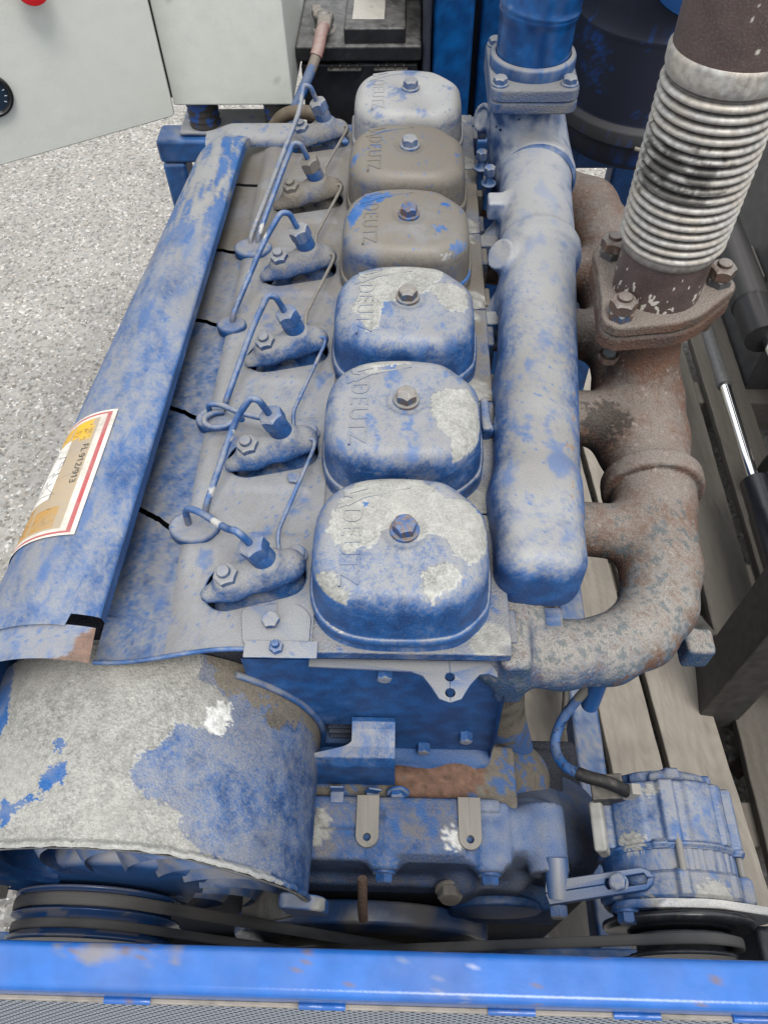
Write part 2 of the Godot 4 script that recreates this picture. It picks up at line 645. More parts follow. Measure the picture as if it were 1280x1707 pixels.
func norm_tex(fr: float, k: float, sd: int, size := 512, kind := FastNoiseLite.TYPE_SIMPLEX_SMOOTH, oc := 4) -> ImageTexture:
	var f := FastNoiseLite.new()
	f.seed = sd; f.noise_type = kind; f.frequency = fr; f.fractal_octaves = oc
	var im := f.get_seamless_image(size, size)
	im.bump_map_to_normal_map(k)
	return ImageTexture.create_from_image(im)

func mat(called: String, rough: float, metal: float, tex: Texture2D, nrm: Texture2D, ns: float, scale: float, spec := 0.5) -> StandardMaterial3D:
	var m := StandardMaterial3D.new()
	m.vertex_color_use_as_albedo = true
	m.albedo_color = Color.WHITE
	m.roughness = rough
	m.metallic = metal
	m.metallic_specular = spec
	m.uv1_triplanar = true
	m.uv1_world_triplanar = true
	m.uv1_scale = Vector3.ONE * scale
	if tex: m.albedo_texture = tex
	if nrm:
		m.normal_enabled = true
		m.normal_texture = nrm
		m.normal_scale = ns
	M[called] = m
	return m

func overlay(called: String, col: Color, amount: float, fr: float, sd: int, cut: float, soft: float, scale: float) -> void:
	# fine settled dust or specks laid over the paint
	var f := FastNoiseLite.new()
	f.seed = sd; f.noise_type = FastNoiseLite.TYPE_SIMPLEX_SMOOTH; f.frequency = fr; f.fractal_octaves = 4; f.fractal_gain = 0.62
	var im := f.get_seamless_image(768, 768)
	var o := Image.create(768, 768, false, Image.FORMAT_RGBA8)
	for y in 768:
		for x in 768:
			var q := im.get_pixel(x, y).r
			o.set_pixel(x, y, Color(col.r, col.g, col.b, smoothstep(cut - soft, cut + soft, q) * amount))
	var m: StandardMaterial3D = M[called]
	m.detail_enabled = true
	m.detail_blend_mode = BaseMaterial3D.BLEND_MODE_MIX
	m.detail_uv_layer = BaseMaterial3D.DETAIL_UV_2
	m.detail_albedo = ImageTexture.create_from_image(o)
	m.uv2_triplanar = true
	m.uv2_world_triplanar = true
	m.uv2_scale = Vector3.ONE * scale

func mottle_tex(fr: float, sd: int, a: Color, b: Color) -> ImageTexture:
	var f := FastNoiseLite.new()
	f.seed = sd; f.noise_type = FastNoiseLite.TYPE_SIMPLEX_SMOOTH; f.frequency = fr; f.fractal_octaves = 5; f.fractal_gain = 0.6
	var im := f.get_seamless_image(1024, 1024)
	im.convert(Image.FORMAT_RGB8)
	for y in 1024:
		for x in 1024:
			im.set_pixel(x, y, a.lerp(b, smoothstep(0.30, 0.70, im.get_pixel(x, y).r)))
	return ImageTexture.create_from_image(im)

func make_materials() -> void:
	var fine := grain_tex(0.14, 0.84, 1.08, 11, 768)
	var nfine := norm_tex(0.12, 3.0, 12)
	var ncast := norm_tex(0.10, 7.0, 13)
	mat("paint", 0.52, 0.0, fine, nfine, 0.12, 7.0)
	overlay("paint", Color(0.60, 0.60, 0.59), 0.16, 0.11, 32, 0.66, 0.12, 5.7)
	mat("cast", 0.72, 0.0, grain_tex(0.16, 0.74, 1.16, 14, 768), ncast, 0.45, 7.0, 0.35)
	overlay("cast", Color(0.60, 0.58, 0.55), 0.24, 0.20, 33, 0.66, 0.14, 5.3)
	mat("rust", 0.78, 0.0, mottle_tex(0.085, 41, Color(0.84, 0.80, 0.78), Color(1.0, 1.0, 1.0)), ncast, 0.5, 6.0, 0.3)
	overlay("rust", Color(0.60, 0.57, 0.54), 0.15, 0.13, 42, 0.60, 0.10, 5.1)
	mat("gloss", 0.27, 0.0, grain_tex(0.02, 0.93, 1.03, 15), nfine, 0.05, 4.0)
	mat("steel", 0.50, 0.30, grain_tex(0.03, 0.75, 1.1, 16), nfine, 0.2, 9.0)
	mat("chrome", 0.12, 1.0, null, null, 0, 1.0)
	mat("rubber", 0.62, 0.0, fine, nfine, 0.2, 9.0, 0.4)
	mat("plastic", 0.5, 0.0, fine, nfine, 0.2, 12.0)
	mat("panel", 0.42, 0.0, grain_tex(0.01, 0.97, 1.01, 17), norm_tex(0.06, 3.0, 18), 0.12, 6.0)
	mat("wood", 0.8, 0.0, fine, nfine, 0.35, 6.0, 0.3)
	mat("bare", 0.6, 0.0, fine, nfine, 0.25, 9.0)
	# asphalt with exposed pale and dark stones: one large tile, its edges lie outside what the camera sees
	var N := 1600
	var f := FastNoiseLite.new()
	f.seed = 5; f.noise_type = FastNoiseLite.TYPE_CELLULAR; f.frequency = 0.36
	f.cellular_return_type = FastNoiseLite.RETURN_CELL_VALUE; f.cellular_jitter = 1.0; f.fractal_type = FastNoiseLite.FRACTAL_NONE
	f.domain_warp_enabled = true; f.domain_warp_amplitude = 4.0; f.domain_warp_frequency = 0.12
	var im := f.get_image(N, N, false, false, false)
	im.convert(Image.FORMAT_RGB8)
	var data := im.get_data()
	var blot := FastNoiseLite.new()
	blot.seed = 8; blot.frequency = 0.006; blot.fractal_octaves = 4
	var bim := blot.get_image(N, N, false, false, false)
	bim.convert(Image.FORMAT_L8)
	var bd := bim.get_data()
	for k in N * N:
		var q := data[k * 3] / 255.0
		var h := fposmod(q * 37.0, 1.0)
		var b := 0.64 + 0.16 * h
		if h < 0.16: b = 0.50 + 0.8 * h
		elif h > 0.95: b = 0.93
		b *= 0.92 + 0.14 * bd[k] / 255.0
		var w := (fposmod(q * 91.0, 1.0) - 0.30) * 0.025
		data[k * 3] = int(clampf(b + w, 0, 1) * 255)
		data[k * 3 + 1] = int(clampf(b, 0, 1) * 255)
		data[k * 3 + 2] = int(clampf(b - w * 1.2, 0, 1) * 255)
	var m := StandardMaterial3D.new()
	m.albedo_texture = ImageTexture.create_from_image(Image.create_from_data(N, N, false, Image.FORMAT_RGB8, data))
	m.albedo_color = Color(0.72, 0.708, 0.69)
	m.roughness = 0.9
	m.uv1_triplanar = true; m.uv1_world_triplanar = true; m.uv1_scale = Vector3.ONE * 0.25; m.uv1_offset = Vector3(0.48, 0.5, 0.62)
	M["ground"] = m
	# perforated guard sheet
	var pi := Image.create(256, 256, false, Image.FORMAT_RGB8)
	for y in 256:
		for x in 256:
			var hole := false
			for o in [Vector2(0, 0), Vector2(256, 0), Vector2(0, 256), Vector2(256, 256), Vector2(128, 128)]:
				if Vector2(x, y).distance_to(o) < 62: hole = true
			pi.set_pixel(x, y, Color(0.16, 0.17, 0.20) if hole else Color(1, 1, 1))
	var pm := StandardMaterial3D.new()
	pm.albedo_texture = ImageTexture.create_from_image(pi)
	pm.albedo_color = Color(0.50, 0.53, 0.58)
	pm.roughness = 0.5
	pm.cull_mode = BaseMaterial3D.CULL_DISABLED
	M["perforated"] = pm

# ------------------------------------------------------------------ scene
func _ready() -> void:
	var cam := Camera3D.new()
	cam.name = "camera"
	cam.transform = Transform3D(Basis(Vector3(0.99949796, -0.01750504, -0.02640849), Vector3(-0.01127721, 0.58237176, -0.81284436), Vector3(0.02960843, 0.81273409, 0.58188198)).orthonormalized(), Vector3(-0.000357, 1.566958, 0.318789))
	cam.fov = 66.57
	cam.near = 0.02
	cam.far = 200.0
	add_child(cam)
	var env := Environment.new()
	env.background_mode = Environment.BG_SKY
	var sm := ProceduralSkyMaterial.new()
	sm.sky_top_color = Color(0.97, 0.985, 1.0)
	sm.sky_horizon_color = Color(0.44, 0.455, 0.48)
	sm.sky_curve = 0.3
	sm.ground_bottom_color = Color(0.35, 0.34, 0.33)
	sm.ground_horizon_color = Color(0.60, 0.60, 0.60)
	sm.sun_angle_max = 1.0
	var sky := Sky.new()
	sky.sky_material = sm
	env.sky = sky
	env.tonemap_mode = Environment.TONE_MAPPER_LINEAR
	env.tonemap_exposure = 2.15
	env.sdfgi_enabled = true
	env.ssao_enabled = true
	env.ssil_enabled = true
	var we := WorldEnvironment.new()
	we.name = "environment"
	we.environment = env
	add_child(we)
	var sun := DirectionalLight3D.new()
	sun.name = "overcast_sun"
	sun.light_energy = 0.45
	sun.light_angular_distance = 25.0
	sun.light_color = Color(1.0, 0.985, 0.96)
	sun.shadow_enabled = true
	sun.rotation_degrees = Vector3(-68, 25, 0)
	add_child(sun)

	noise_set(nA, 1, 11.0, 2)
	noise_set(nB, 2, 42.0, 3)
	noise_set(nC, 3, 150.0, 3)
	noise_set(nD, 4, 430.0, 2)
	make_materials()

	ground()
	pallet()
	steel_frame()
	engine()
	exhaust_stack()
	air_cleaner()
	control_cabinet()
	battery()
	alternator()
	belts()
	machine()

func ground() -> void:
	var g := G.new()
	g.grid(4, 4, func(u: float, w: float) -> Vector3: return Vector3(lerpf(-30, 30, u), 0, lerpf(30, -30, w)))
	g.tint(Color.WHITE)
	var o := put(g, "ground", "ground", self)
	o.set_meta("kind", "structure")
	o.set_meta("label", "pale speckled asphalt yard with exposed stones under everything")
	# loose stone chips that give the surface real relief
	var r := RandomNumberGenerator.new()
	r.seed = 77
	var st := G.new()
	st.lathe([Vector2(0.0, -0.5), Vector2(0.62, -0.3), Vector2(0.9, 0.05), Vector2(0.55, 0.42), Vector2(0.0, 0.5)], Vector3.ZERO, Vector3.UP, 6)
	st.tint(Color.WHITE)
	var mm := MultiMesh.new()
	mm.transform_format = MultiMesh.TRANSFORM_3D
	mm.use_colors = true
	mm.mesh = st.mesh()
	mm.instance_count = 26000
	for k in 26000:
		var p := Vector3.ZERO
		if k < 17000: p = Vector3(r.randf_range(-1.5, -0.25), 0, r.randf_range(-2.2, 0.4))
		else: p = Vector3(r.randf_range(0.3, 1.3), 0, r.randf_range(-2.2, 0.35))
		var s := 0.0011 + 0.0020 * pow(r.randf(), 2.5)
		var b := Basis(Vector3(r.randf() - 0.5, 1, r.randf() - 0.5).normalized(), r.randf() * TAU).scaled(Vector3(s, s * 0.55, s * r.randf_range(0.6, 1.2)))
		mm.set_instance_transform(k, Transform3D(b, p + Vector3.UP * s * 0.05))
		var q := r.randf()
		var c := Color(0.45, 0.44, 0.42) * r.randf_range(0.7, 1.3)
		if q < 0.16: c = Color(0.14, 0.135, 0.13) * r.randf_range(0.6, 1.6)
		elif q > 0.86: c = Color(0.72, 0.71, 0.69)
		elif q > 0.83: c = Color(0.30, 0.20, 0.13)
		c.a = 1
		mm.set_instance_color(k, c)
	var mi := MultiMeshInstance3D.new()
	mi.name = "gravel"
	mi.multimesh = mm
	mi.material_override = M["bare"]
	mi.set_meta("kind", "stuff")
	mi.set_meta("label", "small loose stone chips on the asphalt")
	mi.set_meta("category", "gravel")
	add_child(mi, true)

func wood_paint(sd: float, tone: float, dirt := 0.2) -> Callable:
	return func(p: Vector3, n: Vector3) -> Color:
		var q := Vector3((p.x + sd) * 1.6, p.y * 3.0, p.z * 0.10)
		var w := nB.get_noise_3dv(q * 1.1 + Vector3(nA.get_noise_3dv(p) * 0.012, 0, 0))
		var r := 0.5 + 0.5 * sin((q.x * 40.0 + 9.0 * nA.get_noise_3d(p.x * 0.8 + sd, p.y, p.z * 0.13)) * 9.0)
		var c := Color(0.315, 0.285, 0.245).lerp(Color(0.235, 0.21, 0.18), clampf(0.35 * r + 0.8 * w + 0.2, 0, 1)) * tone
		c = c.lerp(Color(0.12, 0.11, 0.10), clampf(dirt * (0.3 + 1.2 * nA.get_noise_3dv(p + Vector3(sd, 0, 0)) + 0.2 * nC.get_noise_3d(p.x, p.y, p.z * 0.2)), 0, 0.8))
		c.a = 1
		return c

func pallet() -> void:
	var t := root("timber_pallet", Vector3(0.4, 0, -0.4), "weathered timber pallet of parallel planks under the blue engine frame", "pallet")
	# [x at z=-0.3, half width, tone]; the two darkest tones carry painted shade
	var L := [[0.255, 0.050, 0.95], [0.405, 0.046, 1.05], [0.517, 0.053, 1.1], [0.665, 0.05, 0.42], [0.79, 0.05, 0.40], [0.10, 0.05, 0.7], [-0.06, 0.05, 0.7], [-0.22, 0.05, 0.7]]
	var k := 0
	for q in L:
		var g := G.new()
		var a: float = 0.085 if k < 3 else 0.0
		if k >= 5: a = 0.0
		g.box(Vector3.ZERO, Vector3(q[1] * 2, 0.024, 1.62), 0.003, 0.0045)
		for j in g.v.size():
			g.v[j].x += 0.0012 * nA.get_noise_2d(g.v[j].z, k * 3.0)
			g.v[j].y += 0.0008 * nB.get_noise_3d(g.v[j].x * 2.0, k * 2.0, g.v[j].z * 0.12)
		var b := Basis(Vector3.UP, a)
		var at := Vector3(q[0], 0.138, -0.3) + b * Vector3(0, 0, -0.36)
		for j in g.v.size():
			g.v[j] = b * g.v[j] + at
			g.n[j] = b * g.n[j]
		g.paint(wood_paint(k * 1.7, q[2], 0.25 if k < 3 else 0.5))
		put(g, "plank", "wood", t)
		k += 1
	for z in [-0.05, -0.55, -1.1]:
		var g := G.new()
		g.box(Vector3(0.36, 0.075, z), Vector3(1.2, 0.098, 0.075), 0.004, 0.012)
		g.paint(wood_paint(z * 5.0, 0.6, 0.4))
		put(g, "bearer", "wood", t)

func steel_frame() -> void:
	var t := root("engine_skid", Vector3(0, 0.2, 0), "blue welded square tube frame carrying the engine and cabinet", "skid frame")
	var clean := func(p: Vector3, n: Vector3) -> Color:
		var a := nA.get_noise_3dv(p)
		var b := nB.get_noise_3dv(p)
		var c := nC.get_noise_3dv(p)
		var col := Color(0.016, 0.108, 0.385).lerp(Color(0.013, 0.085, 0.32), clampf(0.5 + a, 0, 1))
		col = col.lerp(DUST, clampf(0.06 + 0.10 * a + 0.06 * b, 0, 0.2) * clampf(n.y, 0, 1))
		if b + 0.5 * c > 0.62 and n.y > 0.3: col = Color(0.13, 0.085, 0.06).lerp(col, 0.25)
		var sc := nC.get_noise_3d(p.x * 0.12 + p.z * 0.9, p.y, p.z * 1.8 - p.x * 0.05)
		if absf(sc) < 0.012 and a > 0.0: col = col.lerp(DUST, 0.35)
		if nD.get_noise_3dv(p) > 0.70: col = col.lerp(Color(0.5, 0.5, 0.5), 0.45)
		col = col * (1.0 + 0.10 * b)
		var q := Vector2(p.x + 0.190, (p.z - 0.258) * 3.5)
		if n.y > 0.5: col = col.lerp(GRIME * 1.2, ss(0.75, 0.1, q.length() / 0.055 + 0.9 * b + 0.4 * c) * 0.8)
		col.a = 1
		return col
	var g := G.new()
	g.box(Vector3(0, 0.950, 0.2675), Vector3(1.3, 0.040, 0.030), 0.0065, 0.0025)
	g.paint(clean)
	put(g, "front_beam", "gloss", t, "clean bright blue front beam with small rust spots")
	# guard panel below the beam: flat strip with weld beads, then perforated sheet
	g = G.new()
	g.box(Vector3(0, 0.926, 0.2838), Vector3(1.28, 0.012, 0.0030), 0.0008, 0.006)
	g.paint(plain(Color(0.30, 0.27, 0.24), 0.2, GRIME, 0.6))
	put(g, "guard_strip", "bare", t)
	var r := RandomNumberGenerator.new()
	r.seed = 5
	for x in [-0.19, -0.055, 0.075, 0.16, 0.24]:
		g = G.new()
		var pts := []
		for q in 8: pts.append(Vector3(x + q * 0.0045 - 0.016, 0.932 + r.randf() * 0.002, 0.2842))
		g.tube(pts, 0.0024, 8)
		g.paint(clean)
		put(g, "weld_bead", "gloss", t)
	g = G.new()
	g.grid(60, 60, func(u: float, w: float) -> Vector3: return Vector3(lerpf(-0.64, 0.64, u), lerpf(0.30, 0.92, w), 0.2845 + 0.10 * (1.0 - w)))
	for k in g.v.size(): g.uv.append(Vector2(g.v[k].x, g.v[k].y) / 0.0075)
	g.tint(Color.WHITE)
	put(g, "perforated_guard", "perforated", t, "grey perforated sheet guard under the front beam")
	var bd := blue({"dust": 0.0, "up": 0.5})
	var bars := [
		["rear_beam", Vector3(-0.066, 0.931, -0.825), Vector3(0.634, 0.036, 0.05)],
		["frame_leg", Vector3(-0.3635, 0.57, -0.8225), Vector3(0.036, 0.684, 0.044)],
		["frame_leg", Vector3(0.365, 0.58, -0.95), Vector3(0.05, 0.75, 0.05)],
		["mount_plate", Vector3(-0.262, 0.9535, -0.845), Vector3(0.17, 0.007, 0.07)],
		["side_rail", Vector3(0.302, 0.27, -0.45), Vector3(0.046, 0.06, 1.5)],
		["side_rail", Vector3(-0.40, 0.27, -0.30), Vector3(0.046, 0.06, 1.2)],
		["front_post", Vector3(-0.62, 0.6, 0.266), Vector3(0.05, 0.6, 0.030)],
		["front_post", Vector3(0.62, 0.6, 0.266), Vector3(0.05, 0.6, 0.030)],
		["cross_rail", Vector3(0, 0.28, 0.2), Vector3(1.2, 0.06, 0.06)],
		["tall_post", Vector3(0.058, 1.15, -0.93), Vector3(0.058, 1.7, 0.07)],
		["tall_post", Vector3(0.150, 1.15, -0.97), Vector3(0.10, 1.7, 0.05)],
		["rear_rail", Vector3(0.21, 0.88, -0.90), Vector3(0.30, 0.05, 0.04)],
		["side_plate", Vector3(0.375, 0.60, 0.225), Vector3(0.10, 0.30, 0.05)],  # its near-black colour below paints the shade it stands in
		["rear_panel", Vector3(0.10, 1.0, -1.03), Vector3(0.36, 1.4, 0.01)],
		["strut", Vector3(0.020, 1.05, -0.905), Vector3(0.012, 1.3, 0.05)],
	]
	for q in bars:
		g = G.new()
		g.box(q[1], q[2], 0.006, 0.008)
		if q[0] == "side_rail":
			g.paint(blue({"dust": 0.25, "up": 0.4}))
		elif q[0] == "mount_plate":
			g.paint(blue({"dust": 0.9, "up": 0.6, "grime": 0.3}))
		elif q[0] in ["side_plate", "rear_panel", "strut"]:
			g.paint(plain(Color(0.02, 0.024, 0.04), 0.0, GRIME))
		else:
			g.paint(bd)
		put(g, q[0], "paint" if q[0] != "tall_post" else "gloss", t)

# ------------------------------------------------------------------ engine
var E: Node3D

func engine() -> void:
	E = root("diesel_engine", Vector3(0, 0.3, -0.3), "worn blue six cylinder air cooled diesel engine with peeling paint", "engine")
	engine_block()
	for k in 6: rocker_cover(k)
	deck()
	duct()
	for k in 6: injector(k)
	pipes()
	intake()
	exhaust_manifold()
	fan_housing()
	front_end()

func engine_block() -> void:
	var g := G.new()
	g.box(Vector3(-0.02, 0.58, -0.32), Vector3(0.22, 0.44, 0.80), 0.02, 0.03)
	g.paint(blue({"dust": -0.1, "grime": 0.3}))
	put(g, "crankcase", "cast", E)
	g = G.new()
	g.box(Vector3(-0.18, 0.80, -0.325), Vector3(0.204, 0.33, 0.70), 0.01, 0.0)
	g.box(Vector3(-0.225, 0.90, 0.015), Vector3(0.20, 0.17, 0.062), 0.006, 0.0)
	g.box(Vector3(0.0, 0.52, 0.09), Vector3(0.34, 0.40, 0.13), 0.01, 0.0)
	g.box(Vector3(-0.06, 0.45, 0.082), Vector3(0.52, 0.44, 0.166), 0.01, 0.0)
	g.tint(Color(0.012, 0.016, 0.03))  # filler boxes added; near-black colour stands in for interior shade
	put(g, "dark_gap_filler", "cast", E)
	for k in 6:
		g = G.new()
		var z := 0.002 - 0.13 * k
		var gr := 0.75 if k in [2, 3, 4] else 0.35
		g.box(Vector3(0.0, 0.9625, z - 0.010), Vector3(0.152, 0.110, 0.126), 0.002, 0.004)
		g.box(Vector3(0.0, 1.0265, z - 0.0005), Vector3(0.158, 0.012, 0.1285), 0.002, 0.004)
		g.box(Vector3(0.080, 1.0, z - 0.035), Vector3(0.012, 0.05, 0.03), 0.002, 0.004)
		g.box(Vector3(0.080, 0.99, z + 0.035), Vector3(0.010, 0.07, 0.028), 0.002, 0.004)
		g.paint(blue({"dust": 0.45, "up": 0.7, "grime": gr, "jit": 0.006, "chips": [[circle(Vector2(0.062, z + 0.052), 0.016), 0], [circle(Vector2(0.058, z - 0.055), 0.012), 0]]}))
		put(g, "cylinder_head", "cast", E)
		# cooling fins below the head
		g = G.new()
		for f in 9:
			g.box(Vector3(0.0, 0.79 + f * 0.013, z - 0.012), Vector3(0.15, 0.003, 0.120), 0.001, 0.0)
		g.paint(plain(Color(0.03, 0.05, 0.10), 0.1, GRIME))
		var fin := put(g, "cylinder_fins", "cast", E)

func cover_outline(th: float) -> Vector2:
	var c := cos(th)
	var s := sin(th)
	var a := 0.0705
	var b := 0.0635
	var n := 2.9
	var r := pow(pow(absf(c) / a, n) + pow(absf(s) / b, n), -1.0 / n)
	var p := Vector2(c, s) * r
	# diagonal chamfers on the manifold side (x > 0)
	var lim := 0.104 if s > 0 else 0.099
	if c > 0:
		var d := p.x + absf(p.y)
		var k := clampf((d - lim) * 40.0 + 0.5, 0, 1)
		p *= lerpf(1.0, lim / maxf(d, 0.01), smoothstep(0, 1, k) * 0.8)
	return p

func cover_top(x: float, z: float) -> float: # local height of the crown
	return 0.0590 - 0.9 * (x * x * 0.75 + z * z * 0.55) - 0.05 * maxf(x, 0.0)

func rocker_cover(k: int) -> void:
	var c := Vector3(-0.005, 1.0385, 0.001 - 0.13 * k)
	var pr := [] # scale of outline, height (negative scale marks crown rows)
	var rows := []
	var nr := 84 if k < 3 else 44
	for q in nr + 1:
		rows.append([0.70 * q / nr, 99.0])
	for q in 19:
		var t := q / 18.0 * PI * 0.5
		rows.append([0.70 + 0.230 * sin(t), -1.0 + cos(t)]) # shoulder
	for q in 22: rows.append([0.933 + 0.027 * (q + 1) / 22.0, 2.0 + (q + 1) / 22.0]) # wall
	for q in 9:
		var t := q / 8.0 * PI
		rows.append([0.972 + 0.022 * sin(t) + 0.008 * q / 8.0, 10.0 + t]) # rolled rim
	rows.append([1.0, 20.0])
	var seg := 420 if k < 3 else 220
	var g := G.new()
	g.grid(seg, rows.size() - 1, func(u: float, w: float) -> Vector3:
		var th := TAU * u
		var p := cover_outline(th)
		var row: Array = rows[int(round(w * (rows.size() - 1)))]
		var s: float = row[0]
		var h: float = row[1]
		var x := p.x * s
		var z := p.y * s
		var ysh := cover_top(p.x * 0.70, p.y * 0.70)
		var y := 0.0
		if h > 50.0:
			y = cover_top(x, z)
			var d := Vector2(x - 0.003, z + 0.003).length()
			y -= 0.0016 * smoothstep(0.019, 0.013, d) # dished seat round the bolt
		elif h <= 0.0: y = ysh + h * 0.0190
		elif h < 5.0: y = lerpf(ysh - 0.0190, 0.0095, h - 2.0)
		elif h < 15.0: y = 0.0045 + 0.005 * cos(h - 10.0)
		else: y = -0.006
		return c + Vector3(x, y, z))
	var P := []
	match k:
		0:
			P = [[pv([[-0.040, -0.053], [-0.012, -0.055], [-0.007, -0.052], [0.010, -0.054], [0.012, -0.046], [0.018, -0.046], [0.028, -0.034], [0.046, -0.035], [0.053, -0.026], [0.059, -0.012], [0.058, 0.009], [0.049, 0.022], [0.043, 0.026], [0.040, 0.020], [0.033, 0.016], [0.027, 0.004], [0.021, 0.0], [0.012, 0.003], [0.005, 0.008], [0.001, 0.006], [-0.006, 0.002], [-0.017, -0.005], [-0.021, 0.007], [-0.028, 0.015], [-0.034, 0.014], [-0.040, 0.018], [-0.046, 0.017], [-0.060, -0.002], [-0.055, -0.023], [-0.045, -0.038]]), 0],
				[pv([[0.010, 0.032], [0.027, 0.023], [0.035, 0.025], [0.039, 0.036], [0.032, 0.046], [0.025, 0.047], [0.018, 0.056], [0.014, 0.054], [0.010, 0.046]]), 0],
				[pv([[-0.067, 0.030], [-0.056, 0.031], [-0.048, 0.035], [-0.047, 0.043], [-0.038, 0.052], [-0.049, 0.058], [-0.060, 0.047]]), 0],
				[circle(Vector2(-0.031, -0.026), 0.0022, 8), 1]]
		1:
			P = [[pv([[0.018, -0.140], [0.031, -0.148], [0.046, -0.150], [0.057, -0.138], [0.059, -0.114], [0.055, -0.095], [0.044, -0.081], [0.036, -0.072], [0.034, -0.081], [0.033, -0.095], [0.023, -0.104], [0.017, -0.123]]), 0],
				[pv([[-0.047, -0.179], [-0.026, -0.182], [-0.001, -0.186], [0.001, -0.176], [-0.026, -0.171], [-0.031, -0.163], [-0.046, -0.171]]), 0]]
		2:
			P = [[pv([[-0.050, -0.296], [-0.025, -0.305], [0.010, -0.316], [0.032, -0.314], [0.030, -0.294], [0.018, -0.272], [-0.002, -0.265], [-0.024, -0.254], [-0.027, -0.222], [-0.038, -0.215], [-0.046, -0.238], [-0.054, -0.246], [-0.047, -0.271]]), 0],
				[pv([[0.016, -0.281], [0.035, -0.288], [0.052, -0.279], [0.054, -0.257], [0.048, -0.245], [0.034, -0.247], [0.024, -0.264]]), 0]]
		3:
			P = [[pv([[-0.066, -0.396], [-0.05, -0.425], [-0.022, -0.434], [-0.02, -0.424], [-0.045, -0.405], [-0.06, -0.37]]), 1],
				[pv([[0.022, -0.372], [0.034, -0.378], [0.036, -0.370], [0.026, -0.364]]), 1], [pv([[0.028, -0.412], [0.04, -0.418], [0.038, -0.408]]), 1],
				[pv([[0.04, -0.35], [0.07, -0.37], [0.07, -0.32], [0.05, -0.32]]), 1], [pv([[0.030, -0.337], [0.04, -0.342], [0.042, -0.330], [0.034, -0.328]]), 0]]
		4:
			P = [[pv([[-0.068, -0.505], [-0.062, -0.512], [-0.060, -0.498], [-0.065, -0.494]]), 1], [pv([[0.04, -0.56], [0.047, -0.565], [0.045, -0.553]]), 1], [pv([[-0.045, -0.52], [-0.035, -0.524], [-0.035, -0.517]]), 1]]
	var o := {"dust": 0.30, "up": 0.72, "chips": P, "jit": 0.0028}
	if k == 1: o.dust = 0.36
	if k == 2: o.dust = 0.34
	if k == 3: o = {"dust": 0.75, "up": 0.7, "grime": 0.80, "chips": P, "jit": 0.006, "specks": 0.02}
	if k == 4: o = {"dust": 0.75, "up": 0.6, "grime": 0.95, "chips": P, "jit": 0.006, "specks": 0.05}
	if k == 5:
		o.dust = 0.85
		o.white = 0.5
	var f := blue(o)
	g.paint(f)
	var names := ["grey peeled patches over most of its top", "one pale peeled patch beside the bolt", "two grey peeled patches round its rusty bolt", "brown dirt and blue rub marks", "an even coat of grey brown dirt", "a white dusty top"]
	var o2 := put(g, "rocker_cover", "paint", E, "blue rocker cover with " + names[k])
	var kinds := ["spotted", "rustblue", "rustblue", "spotted", "dusty", "dusty"]
	var bp := c + Vector3(0.003, cover_top(0, 0) - 0.0016, -0.003)
	bolt(o2, bp, Vector3.UP, kinds[k], 0.0090, 0.0085, 0.2 + k * 0.4, 1.22)
	# raised maker's name: DEUTZ, reading towards the fan
	var tm := TextMesh.new()
	var sf := SystemFont.new()
	sf.font_names = PackedStringArray(["Droid Sans"])
	tm.font = sf
	tm.text = "DEUTZ"
	tm.font_size = 32
	tm.pixel_size = 0.0007
	tm.depth = 0.0012
	tm.curve_step = 1.5
	var ar := tm.surface_get_arrays(0)
	var tv: PackedVector3Array = ar[Mesh.ARRAY_VERTEX]
	var tn: PackedVector3Array = ar[Mesh.ARRAY_NORMAL]
	var ti: PackedInt32Array = ar[Mesh.ARRAY_INDEX]
	var bb := tm.get_aabb()
	var sx := 0.066 / bb.size.x
	var sy := 0.0145 / bb.size.y
	var lg := G.new()
	for j in tv.size():
		var u := (tv[j].x - bb.position.x) * sx
		var w := (tv[j].y - bb.position.y) * sy
		var x := -0.043 + w
		var z := -0.022 + u
		var y := cover_top(x, z) + (0.0006 if tv[j].z > 0 else -0.0015)
		lg.v.append(c + Vector3(x, y, z))
		lg.n.append(Vector3(tn[j].y, tn[j].z, tn[j].x).normalized())
	lg.i = ti.duplicate()
	# emblem: long pointed centre spike with two folded side strokes
	for poly in [[[-0.043, -0.030], [-0.030, -0.038], [0.004, -0.0475], [-0.027, -0.0425], [-0.031, -0.043], [-0.046, -0.034]], [[-0.047, -0.046], [-0.031, -0.049], [-0.028, -0.0465], [-0.042, -0.042], [-0.032, -0.0395], [-0.034, -0.037], [-0.046, -0.0395]], [[-0.05, -0.033], [-0.037, -0.0365], [-0.038, -0.034], [-0.05, -0.028]]]:
		var pg := PackedVector2Array()
		for q in poly: pg.append(Vector2(q[0] + 0.003, -q[1] - 0.006))
		var e := G.new()
		e.prism(pg, Vector3.ZERO, Vector3.RIGHT, Vector3.FORWARD, 0.0006, 0.0002)
		for j in e.v.size(): e.v[j] += c + Vector3.UP * cover_top(e.v[j].x, e.v[j].z)
		lg.add(e, Transform3D.IDENTITY)
	lg.paint(func(p: Vector3, n: Vector3) -> Color:
		var q: Color = (f as Callable).call(p, n)
		if q.b > q.r * 1.35: return q.lerp(BLUE_FRESH, clampf(0.2 + nB.get_noise_3dv(p), 0.0, 0.6))
		return q * 0.92)
	put(lg, "lettering", "paint", o2)

